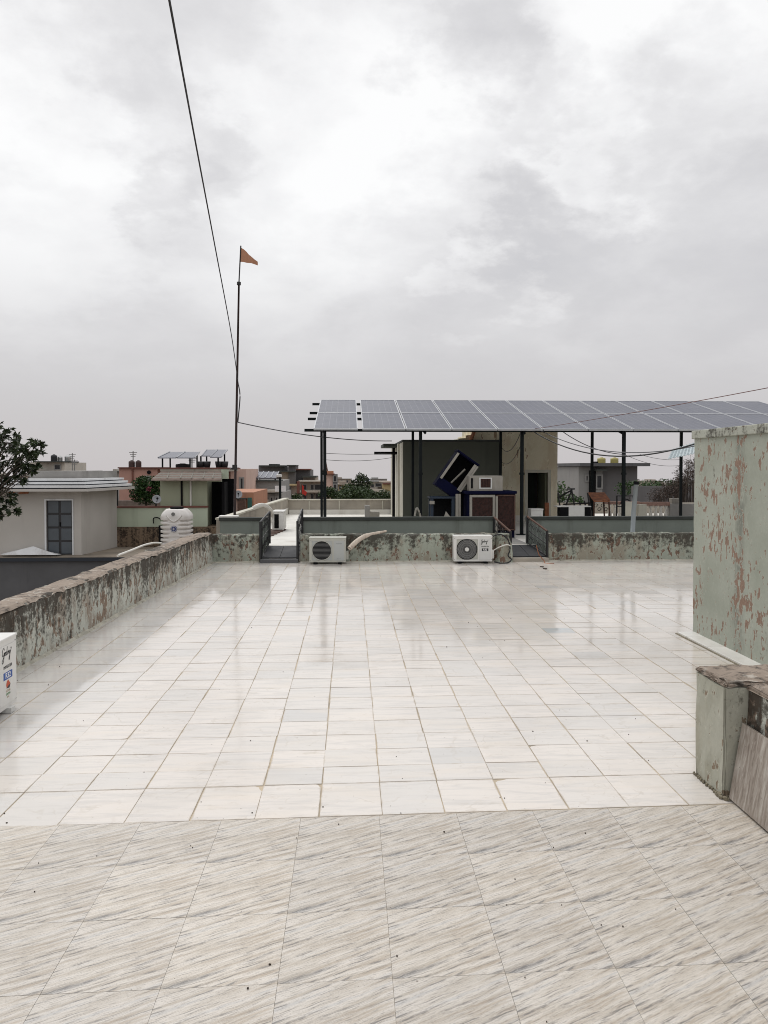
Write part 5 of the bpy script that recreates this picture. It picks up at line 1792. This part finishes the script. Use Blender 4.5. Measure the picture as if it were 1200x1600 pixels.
MB().disc((kc.x - .02, yf + .02, Z_(802.5, YK)), .06, (0, -1, -.1), .02, 16).build('plate', 'fan_grey', tk)
MB().disc((kc.x, yf + .03, Z_(845, YK)), .045, (0, -1, 0), .03, 12).build('outlet', 'fan_grey', tk)
tag(MB().box((X_(247, 25.9), 25.9, Z3), (X_(253, 25.9), 26.0, Z_(820, 25.9))).build('black_post', 'black'), 'short black post left of the white water tank', 'post')

# ------------------------------------------------------------------ buildings further off
def house(name, label, Y, blocks, wins=(), slabs=(), cat='building', wm='window_dark', zb=-7.2):
    """blocks (x0,x1,ytop,depth,mat[,ybot]); wins (x0,x1,y0,y1); slabs (x0,x1,y0,y1,mat)"""
    b0 = blocks[0]
    zb = zb - FALL * max(0, Y - 20) - .4
    t = thing(name, label, cat, (X_((b0[0] + b0[1]) / 2, Y), Y + b0[3] / 2, zb))
    for i, b in enumerate(blocks):
        yy = Y + (b[6] if len(b) > 6 else i * .04)
        zz = Z_(b[5], Y) if len(b) > 5 and b[5] else zb
        MB().box((X_(b[0], Y), yy, zz), (X_(b[1], Y), yy + b[3], Z_(b[2], Y))).build('wall', b[4], t)
    for w_ in wins:
        off = w_[4] if len(w_) > 4 else 0
        x0, x1, z1, z0 = X_(w_[0], Y), X_(w_[1], Y), Z_(w_[2], Y), Z_(w_[3], Y)
        f = MB()
        e = .08
        f.box((x0 - e, Y + off - .08, z0 - e), (x0, Y + off - .002, z1 + e))
        f.box((x1, Y + off - .08, z0 - e), (x1 + e, Y + off - .002, z1 + e))
        f.box((x0, Y + off - .08, z1), (x1, Y + off - .002, z1 + e))
        f.box((x0, Y + off - .08, z0 - e), (x1, Y + off - .002, z0))
        wo_ = f.build('window', 'grey_house' if wm == 'window_dark' else wm, t)
        MB().box((x0, Y + off - .02, z0), (x1, Y + off - .003, z1)).build('pane', 'window_dark', wo_)
    for s_ in slabs:
        dpt = s_[5] if len(s_) > 5 else .5
        back = s_[6] if len(s_) > 6 else 3.0
        MB().box((X_(s_[0], Y), Y - dpt, Z_(s_[3], Y)), (X_(s_[1], Y), Y + back, Z_(s_[2], Y))).build('slab', s_[4], t)
    return t


def drum(label, px0, px1, py0, py1, Y, m, name='water_tank', group='water tanks on far roofs'):
    r = (X_(px1, Y) - X_(px0, Y)) / 2
    x = X_((px0 + px1) / 2, Y)
    z0, z1 = Z_(py1, Y), Z_(py0, Y)
    h = z1 - z0
    pr = [(r * .97, 0), (r, h * .05), (r * .97, h * .22), (r, h * .27), (r * .97, h * .5), (r, h * .55), (r * .97, h * .78), (r * .9, h * .84), (r * .4, h * .93), (r * .38, h)]
    o = MB().lathe(pr, (x, Y + 1.0, z0), 16).build(name, m, smooth=True)
    return tag(o, label, 'water tank', group)


house('concrete_house', 'pale concrete roof hut with tanks far behind the off white house', 62, [(46, 101, 722.5, 5, 'pale_house'), (96, 122, 735.5, 6, 'concrete')], [(86.5, 94, 727, 733)], [(57, 103, 720.8, 722.5, 'coping_dark'), (60, 86, 735.5, 736.6, 'groove_black')])
drum('black water tank on the far pale hut at the left', 72, 82, 710, 721, 62, 'tank_black')
drum('left steel water tank beside the black one', 82.5, 90.5, 712, 721, 62.5, 'steel')
drum('right steel water tank above the hut window', 94, 104.5, 710.5, 721, 62.5, 'steel')
for px, a, b_, Y, lab in ((113, 708, 736, 60, 'thin aerial mast right of the steel tanks'), (116.5, 718, 736, 60, 'shorter mast beside the thin aerial mast'), (208, 705, 722, 50, 'thin aerial above the two brown tanks'), (300, 714, 731, 45, 'thin aerial under the small solar panels')):
    m_ = thing('aerial_mast', lab, 'aerial', (X_(px, Y), Y, Z_(b_, Y)))
    MB().tube([at(px, b_ + 2, Y), at(px, a, Y)], .035, 5).build('pole', 'fan_grey', m_)
    for k in range(3):
        q = at(px, a + 2 + k * 3, Y)
        MB().tube([q - Vector((.25 - .05 * k, 0, 0)), q + Vector((.25 - .05 * k, 0, 0))], .02, 4).build('rod', 'fan_grey', m_)
house('grey_house', 'low grey house between the off white house and the pink one', 58, [(160, 186, 737, 6, 'concrete'), (176, 181, 733, 1, 'pale_house')], [], [(158, 187, 736, 737.6, 'coping_dark')])

YP = 44
ph = house('pink_house', 'dusty pink house with dark red roof edge behind the mint stair house', YP,
      [(186, 246, 732, 8, 'pink'), (247, 360, 733, 8, 'pink', None, 2.0), (355, 380, 733, 6, 'pale_pink', None, 1.2)],
      [(371.5, 374.5, 748, 765, 1.2), (357, 359, 756, 766, 1.2), (228, 234, 745, 746.5)], [(185, 247, 730, 732, 'brick_red', .15), (247, 364, 731, 733, 'brick_red', .15)])
p = at(233, 738, YP)
MB().disc(p, .11, (0, -1, 0), .06, 14).build('vent_hole', 'black', ph)
MB().tube([(X_(207.5, YP), YP - .06, Z_(790, YP)), (X_(207.5, YP), YP - .06, Z_(733, YP))], .05, 6).build('drain_pipe', 'brick_red', ph)
drum('left of two dark brown tanks on the pink house', 193, 203, 719, 730.5, YP, 'tank_brown')
drum('right of two dark brown tanks on the pink house', 204, 213.5, 719, 730.5, YP, 'tank_brown')
drum('low wide black tank under the small solar panels', 268, 291, 724, 731.5, YP, 'tank_black')


def small_array(label, px0, px1, pyb, pxt0, pxt1, pyt, Y, posts, ncol, basez):
    t = thing('small_solar_array', label, 'solar panels', (X_((px0 + px1) / 2, Y), Y, basez), group='small solar arrays on far roofs')
    a, b_ = at(px0, pyb, Y), at(px1, pyb, Y)
    k = 1.0 + 2.4 / Y
    c, d_ = at(pxt1, pyt, Y * k), at(pxt0, pyt, Y * k)
    for i in range(ncol):
        s0, s1 = i / ncol + .01, (i + 1) / ncol - .01
        q = [a.lerp(b_, s0), a.lerp(b_, s1), d_.lerp(c, s1), d_.lerp(c, s0)]
        m = MB()
        q2 = [v - Vector((0, 0, .05)) for v in q]
        m.add(q + q2, [(0, 1, 2, 3), (7, 6, 5, 4), (0, 4, 5, 1), (1, 5, 6, 2), (2, 6, 7, 3), (3, 7, 4, 0)], uvs=[[(0, 0), (1, 0), (1, 1), (0, 1)]] + [[(0, 0)] * 4] * 5)
        m.build('panel', 'pv_glass', t)
        e = MB()
        e.tube([q[0] + Vector((0, 0, .02)), q[3] + Vector((0, 0, .02))], .03, 4)
        e.tube([q[1] + Vector((0, 0, .02)), q[2] + Vector((0, 0, .02))], .03, 4)
        e.build('edge_strip', 'alu', t)
    for (px, back) in posts:
        yy = Y * k if back else Y + .3
        ztop = (d_.z if back else a.z) - .02
        MB().tube([(X_(px, yy), yy, basez), (X_(px, yy), yy, ztop)], .05, 5).build('leg', 'post_paint', t)
    return t


zp = Z_(731, YP)
small_array('small solar array of two panels above the mint stair house', 246, 305, 715, 265, 313, 706, YP, [(254, 0), (266, 1), (297, 0), (308, 1)], 2, zp)
small_array('small tilted solar panel behind the flagpole', 315, 330, 712, 323, 340, 702.5, YP + 1.5, [(314, 0), (323, 1)], 1, zp)
small_array('small solar panel nearest the flagpole', 328, 346, 714, 340, 356, 702.5, YP, [(341, 0), (351, 1)], 1, zp)
for k, px in enumerate((314, 323.5, 342, 351)):
    tag(MB().lathe([(.16, 0), (.2, .2), (.22, .36), (.19, .37)], at(px, 731, YP + .5), 10).build('planter', 'tank_black', smooth=True),
        'round black tub under the small solar panels, number %s from the left' % ('one', 'two', 'three', 'four')[k], 'tub', 'tubs weighting the small solar panels')

th = house('terracotta_house', 'low orange brown house with a green door right of the flagpole', 36, [(346, 396, 769, 6, 'terracotta'), (356, 384, 778, .3, 'pale_pink', None, -.15)], [], [(345, 386, 777.5, 779, 'coping_dark', .3, .2)])
MB().box((X_(386.5, 35.8), 35.8, Z_(815, 36)), (X_(393, 35.8), 35.9, Z_(777, 36))).build('door', 'door_green', th)
tag(MB().box((X_(371, 35.75), 35.7, Z_(812, 36)), (X_(383, 35.75), 35.8, Z_(781, 36))).build('wooden_board', 'old_wood'), 'dark weathered board against the orange brown house', 'board')


def dish(label, px, py, Y, r, face):
    t = thing('satellite_dish', label, 'satellite dish', at(px, py + r * 1200 / Y, Y), group='satellite dishes')
    c = at(px, py, Y)
    f = Vector(face).normalized()
    m = MB()
    rot = f.to_track_quat('Z', 'Y').to_matrix()
    vs, fs = [], []
    for i in range(5):
        rr = r * i / 4
        for k in range(16):
            a = 2 * math.pi * k / 16
            vs.append(c + rot @ Vector((rr * math.cos(a), rr * math.sin(a), rr * rr / r * .35)))
    for i in range(4):
        for k in range(16):
            k2 = (k + 1) % 16
            fs.append((i * 16 + k, i * 16 + k2, (i + 1) * 16 + k2, (i + 1) * 16 + k))
    n_ = len(vs)
    vs2 = [v - f * .015 for v in vs]
    fs2 = [tuple(n_ + z for z in reversed(q)) for q in fs]
    fs3 = [(64 + k, 64 + (k + 1) % 16, n_ + 64 + (k + 1) % 16, n_ + 64 + k) for k in range(16)]
    m.add(vs + vs2, fs + fs2 + fs3).build('reflector', 'dish_grey', t, smooth=True)
    MB().tube([c - f * .02, c - f * .1 + Vector((0, 0, -r * 1.3))], .03, 5).build('mast', 'black_iron', t)
    MB().tube([c + Vector((0, 0, -r * .9)), c + f * r * .9 - Vector((0, 0, r * .1))], .014, 4).build('arm', 'black_iron', t)
    MB().tube([c + f * r * .85, c + f * r * 1.0], .04, 6).build('receiver', 'black', t)


dish('grey satellite dish beside the round green bush', 244.5, 780.5, 26.9, .155, (.5, -1, .35))
dish('small grey satellite dish right of the flagpole', 372, 773, 35.0, .19, (.2, -1, .3))

# bush with pink blossom
bu = thing('round_bush', 'dense dark green bush with pink blossom between the pink house and stair house', 'bush', (X_(228, 29), 29, Z4))
rg = random.Random(11)
cr = MB()
for (px, py, r_) in ((217, 762, .34), (226, 758, .36), (238, 757, .34), (246, 764, .34), (230, 770, .40), (214, 772, .28), (240, 774, .36), (223, 776, .34), (222, 752, .2), (244, 752, .2)):
    leaves(cr, at(px, py, 29), (r_, r_, r_), 420, .085, rg, .5, .1, .55)
cr.build('crown', 'leaf_green', bu)
MB().tube([(X_(228, 29), 29, Z4), at(228, 772, 29)], .05, 6).build('trunk', 'bark', bu)
bl = MB()
leaves(bl, at(233, 765, 28.6), (.07, .06, .07), 30, .08, rg, .3, 0, .8)
bl.build('blossom', 'blossom', bu)

house('grey_solar_house', 'grey two storey house with solar panels on its roof right of the flagpole', 50,
      [(386, 437, 752, 8, 'grey_house'), (384, 442, 770, 8, 'concrete', None, -1.0), (420, 442, 779, .3, 'pale_house', None, -1.2)],
      [(396, 409, 777, 800, -1.0), (426, 428.5, 776, 790, -1.2), (434, 436, 776, 790, -1.2)], [(380, 440, 764.5, 768, 'pale_house', 1.6), (384, 436, 750.5, 752, 'coping_dark', .3)])
small_array('tilted solar panels on the grey two storey house', 396, 432, 746.5, 404, 436, 737, 50, [(400, 0), (430, 0)], 4, Z_(752, 50))
small_array('second row of tilted panels left of the grey house roof', 380, 388, 754, 380, 397, 742, 48, [(383, 0), (388, 0)], 1, Z_(775, 48))
for (a, b_, c, d_, lab) in ((429.5, 436.5, 759, 768, 'left white board panel on the grey two storey house balcony'), (439, 446.5, 759, 768, 'right white board panel on the grey two storey house balcony')):
    tag(MB().box((X_(a, 48.2), 48.2, Z_(d_, 48.2)), (X_(b_, 48.2), 48.3, Z_(c, 48.2))).build('white_board', 'label_white'), lab, 'board')
lp = thing('lamp_post', 'short lamp post with a white head before the far multi storey block', 'street lamp', at(438, 800, 46))
MB().tube([at(438, 812, 46), at(437.5, 745, 46)], .07, 6).build('pole', 'post_paint', lp)
MB().obox(at(436, 743.5, 46), (.32, .3, .16)).build('head', 'ac_white', lp, bevel=.03)

YM = 95
house('apartment_block', 'stepped brown grey multi storey block left of the first array posts', YM,
      [(404, 446, 728.5, 10, 'slate_house'), (441, 462, 737, 10, 'tan_house', None, -1), (452, 463, 728, 5, 'slate_house', None, -1.2), (463, 484, 734, 9, 'slate_house', None, .3), (474, 493, 745, 9, 'tan_house', None, -.5), (441, 466, 757, 10, 'tan_house', None, -3), (470, 512, 751.5, 12, 'tan_house', None, -2)],
      [(447, 450, 762, 770, -3), (452, 457, 760, 769, -3), (447, 450, 774, 782, -3), (452, 457, 774, 782, -3), (475, 480, 757, 764, -2), (487, 491, 757, 764, -2), (493, 503, 757, 764, -2), (505, 510, 757, 764, -2), (475, 480, 771, 778, -2), (487, 491, 771, 778, -2), (494, 502, 771, 778, -2)],
      [(406, 446, 727, 729, 'coping_dark', 1.2), (421, 434, 725, 727.2, 'coping_dark', .6), (450, 464, 726.5, 728.2, 'coping_dark', 1.8), (439, 463, 736, 737.6, 'coping_dark', 2), (440, 467, 755.5, 757.5, 'ochre_house', 4), (440, 467, 770, 772, 'tan_house', 4), (463, 485, 732.5, 734.5, 'brick_red', .6), (473, 495, 743.5, 745.8, 'coping_dark', 1.4), (469, 514, 750, 752, 'pale_house', 3), (469, 514, 765, 768, 'pale_house', 3.2)])
tag(MB().box((X_(463.5, 88), 88, -7.2), (X_(467.5, 88), 89, Z_(752, 88))).build('chimney_stack', 'brick_red'), 'narrow dark red stack before the far multi storey block', 'chimney')
rf = thing('red_flag', 'red flag on a thin pole before the far multi storey block', 'flag', at(471.5, 790, 70))
MB().tube([at(471.2, 800, 70), at(471.2, 756, 70)], .04, 5).build('pole', 'rusty_iron', rf)
MB().extrude([at(471.5, 757, 70), at(475, 760, 70), at(474.5, 765, 70), at(479.5, 769, 70), at(478, 774.5, 70), at(474, 773, 70), at(471.5, 775, 70)], (0, .06, 0)).build('cloth', 'flag_red', rf)
tm = house('temple', 'pale temple tower with a dark spire behind the first array posts', 85, [(505, 521, 741, 6, 'pale_pink'), (511, 520, 736, 4, 'terracotta', None, .2), (520, 527, 741, 3, 'slate_house', None, -.2)], [(521.5, 525.5, 744, 752, -.2), (521.5, 525.5, 757, 764, -.2), (521.5, 525.5, 768, 774, -.2)], [(504, 522, 740, 741.5, 'brick_red', .4)])
sp_ = MB()
bx0, bx1, zz0 = X_(505, 85), X_(516, 85), Z_(741, 85)
for i in range(5):
    k0, k1 = (i / 5) ** .75, ((i + 1) / 5) ** .75
    h0_, h1_ = Z_(741 - i * 4.6, 85), Z_(741 - (i + 1) * 4.6, 85)
    c_ = (bx0 + bx1) / 2 - .2
    hw0, hw1 = (bx1 - bx0) / 2 * (1 - k0 * .9), (bx1 - bx0) / 2 * (1 - k1 * .9)
    sp_.add([(c_ - hw0, 86, h0_), (c_ + hw0, 86, h0_), (c_ + hw0, 88, h0_), (c_ - hw0, 88, h0_), (c_ - hw1, 86.3, h1_), (c_ + hw1, 86.3, h1_), (c_ + hw1, 87.7, h1_), (c_ - hw1, 87.7, h1_)],
            [(0, 3, 2, 1), (4, 5, 6, 7), (0, 1, 5, 4), (1, 2, 6, 5), (2, 3, 7, 6), (3, 0, 4, 7)])
sp_.build('spire', 'rusty_iron', tm)
house('ochre_block', 'low ochre house behind the trees left of the dark green room', 110, [(527, 548, 757, 6, 'ochre_house'), (530, 540, 752, 4, 'tan_house', None, .3)], [(530, 533, 760, 764)], [(526, 549, 756, 757.5, 'tan_house')])
house('pale_block', 'pale low house with a dark terrace right of the tall tree', 120, [(568, 590, 753, 8, 'pale_house'), (585, 612, 752.5, 8, 'tan_house', None, .4), (597, 618, 756, 5, 'ochre_house', None, -1)], [(580, 584, 757, 761), (587, 595, 755.5, 760)], [(566, 592, 751.5, 753.2, 'grey_house'), (598, 619, 754.5, 756.5, 'brick_red', 1.4), (576, 600, 764, 768, 'pale_house', 2)])
small_array('tiny blue solar panels on the pale far house', 569, 578, 752.5, 571, 579, 748, 118, [(570, 0), (577, 0)], 2, Z_(754, 118))

tree('tall_tree', 'taller right hand of two dark far trees left of the dark green room', (X_(562, 75), 75, -7.2), 9, [(0, 0, 6.4, .95, .9), (.3, .2, 7.4, .85, .75), (-.45, 0, 6.0, .8, .75), (.5, 0, 6.3, .75, .8), (0, 0, 5.2, .9, .8), (.1, 0, 7.9, .5, .45)], 620, .26, 'leaf_dark', 21, .2, 'trees beyond the next roof')
tree('tall_tree', 'shorter left hand of two dark far trees left of the dark green room', (X_(549.5, 76), 76, -7.2), 8, [(0, 0, 6.5, .6, .8), (.05, 0, 7.2, .45, .5), (-.3, 0, 5.6, .7, .7), (.3, 0, 5.3, .7, .7)], 620, .26, 'leaf_dark', 22, .18, 'trees beyond the next roof')
rg = random.Random(31)
labs = ['rounded green tree just right of the first array posts', 'wide green tree behind the back parapet below the temple', 'low bright green tree under the two dark far trees', 'broad green tree right of the two dark far trees', 'dark green tree beside the dark green room side wall', 'small green shrub before the far multi storey block']
for k, (px, py, r_, mm) in enumerate(((517, 769, .8, 'leaf_far'), (534, 775, 1.0, 'leaf_far'), (553, 771, 1.2, 'leaf_far'), (577, 773, 1.1, 'leaf_far'), (601, 775, 1.0, 'leaf_far'), (462, 780, .8, 'leaf_far'))):
    Yt = 58 + k * 1.5
    c = at(px, py, Yt)
    cl_ = [(rg.uniform(-.6, .6) * r_, rg.uniform(-.5, .5), c.z + 7.2 + rg.uniform(-.35, .3) * r_, r_ * rg.uniform(.45, .7), r_ * rg.uniform(.35, .5)) for _ in range(7)]
    tree('leafy_tree', labs[k], (c.x, Yt, -7.2), c.z + 7.0, cl_, 700, .17, mm, 40 + k, .13, 'trees beyond the next roof')

# right of the tower
YS = 46
sh_ = house('slate_house', 'dark grey flat roofed house with two yellow tanks beyond the array posts', YS,
            [(921, 996, 727, 7, 'slate_house'), (902, 922, 729, 6, 'grey_house', None, -.3), (918, 926, 735, .4, 'black', None, -.5), (928, 938, 735, .5, 'grey_house', None, -.4)],
            [(929.5, 936, 743.5, 762, -.4), (913.5, 915.5, 743.5, 751, -.3)], [(899, 1007, 723.5, 728.5, 'dark_concrete', .9, 8), (924, 941, 733.5, 735.5, 'coping_dark', 1.0, 1)])
MB().box((X_(929, YS), YS - .2, Z_(723.5, YS)), (X_(933, YS), YS + .2, Z_(721, YS))).build('stub', 'black', sh_)
drum('left yellow water tank on the dark grey house', 941.5, 954.5, 714, 723.5, YS, 'tank_yellow')
drum('right yellow water tank on the dark grey house', 962.5, 975, 714, 723.5, YS, 'tank_yellow')
house('compound_wall', 'long dark grey compound wall between the dark grey house and the dry bush', 40, [(990, 1110, 760, .3, 'slate_house')], cat='wall')
tree('green_hedge', 'green hedge top showing above the dark compound wall', (X_(1012, 42), 42, -7.2), 7, [(-1.2, 0, 7.75, .6, .42), (-.5, 0, 7.85, .6, .4), (.3, 0, 7.8, .65, .4), (1.0, 0, 7.9, .6, .4), (1.7, 0, 7.75, .6, .4)], 1100, .13, 'leaf_green', 55, .1, None, 'hedge')
tree('green_shrub', 'bright green shrub in front of the dark grey house', (X_(900, 24), 26, -.2), 1.2, [(0, 0, 1.15, .3, .25), (-.35, 0, .85, .3, .25), (.3, 0, .8, .32, .28), (.65, 0, .75, .3, .2), (-.1, 0, .7, .4, .3), (-.05, .1, 1.3, .16, .15)], 1500, .11, 'leaf_green', 56, .04, None, 'shrub')
house('far_row', 'pale far houses on the skyline right of the stained tower', 140, [(872, 884, 754, 6, 'pale_house'), (877, 897, 752, 6, 'pale_pink'), (885, 902, 757, 5, 'grey_house', None, -1)], [(889, 892, 754.5, 757)], [(876, 898, 751.3, 752.4, 'pale_house')])
house('far_row', 'low tan far houses left of the skyline trees', 150, [(527, 545, 762, 5, 'tan_house'), (548, 612, 765, 5, 'tan_house')], [], [])

# dry leafless bush
rg = random.Random(77)
db = thing('dry_bush', 'tall dry brown bush beside the peeling green block', 'bush', (X_(1068, 27), 27, -.5))
tw_, lf = MB(), MB()
for k in range(210):
    px = rg.uniform(1020, 1118)
    hgt = {0: 1}.get(k, 1)
    topy = 772 - (px - 1020) * .92 + rg.uniform(-6, 34)
    topy = max(topy, 700 + rg.uniform(0, 25))
    Yk = 26.5 + rg.uniform(-.7, .7)
    b0_ = at(px + rg.uniform(-8, 8), 815, Yk)
    t0_ = at(px + rg.uniform(-5, 7), topy, Yk)
    mid = b0_.lerp(t0_, .55) + Vector((rg.uniform(-.06, .06), 0, 0))
    tw_.tube([b0_, mid, t0_], [.012, .009, .004], 3, False)
    for q_ in range(10):
        s_ = rg.uniform(.3, 1.0)
        p = mid.lerp(t0_, s_) if s_ > .3 else b0_.lerp(mid, .8)
        v = Vector((rg.gauss(0, 1), rg.gauss(0, .6), rg.gauss(.6, .6))).normalized() * rg.uniform(.06, .2)
        tw_.tube([p, p + v], [.005, .002], 3, False)
        leaves(lf, p + v, (.05, .05, .06), 3, .05, rg, .2, .2, .5)
tw_.build('twigs', 'bark', db)
lf.build('dry_leaves', 'leaf_dry', db)

# town in the distance, low houses that close the skyline
rg = random.Random(91)
kinds = [('pale', 'pale_house'), ('tan', 'tan_house'), ('grey', 'grey_house'), ('pinkish', 'pale_pink'), ('dark', 'slate_house')]
for k in range(26):
    px = -30 + k * 50 + rg.uniform(-12, 12)
    Y = rg.uniform(170, 330)
    nm, mm = kinds[k % 5]
    wpx = rg.uniform(16, 34)
    top = rg.uniform(744, 752) if 470 < px < 1120 else rg.uniform(738, 748)
    o = house('distant_house', '%s flat roofed house on the far skyline, %s from the left of the %s ones' % (nm, ('first', 'second', 'third', 'fourth', 'fifth', 'sixth')[k // 5], nm), Y, [(px, px + wpx, top, 9, mm), (px + 3, px + wpx * .5, top - 2.4, 5, mm, None, .4)],
              [(px + wpx * q, px + wpx * q + 2.2, top + 2.5, top + 5.5) for q in (.15, .45, .75)], [(px - .6, px + wpx + .6, top - .5, top + .4, 'concrete')])
    o['group'] = '%s distant houses' % nm
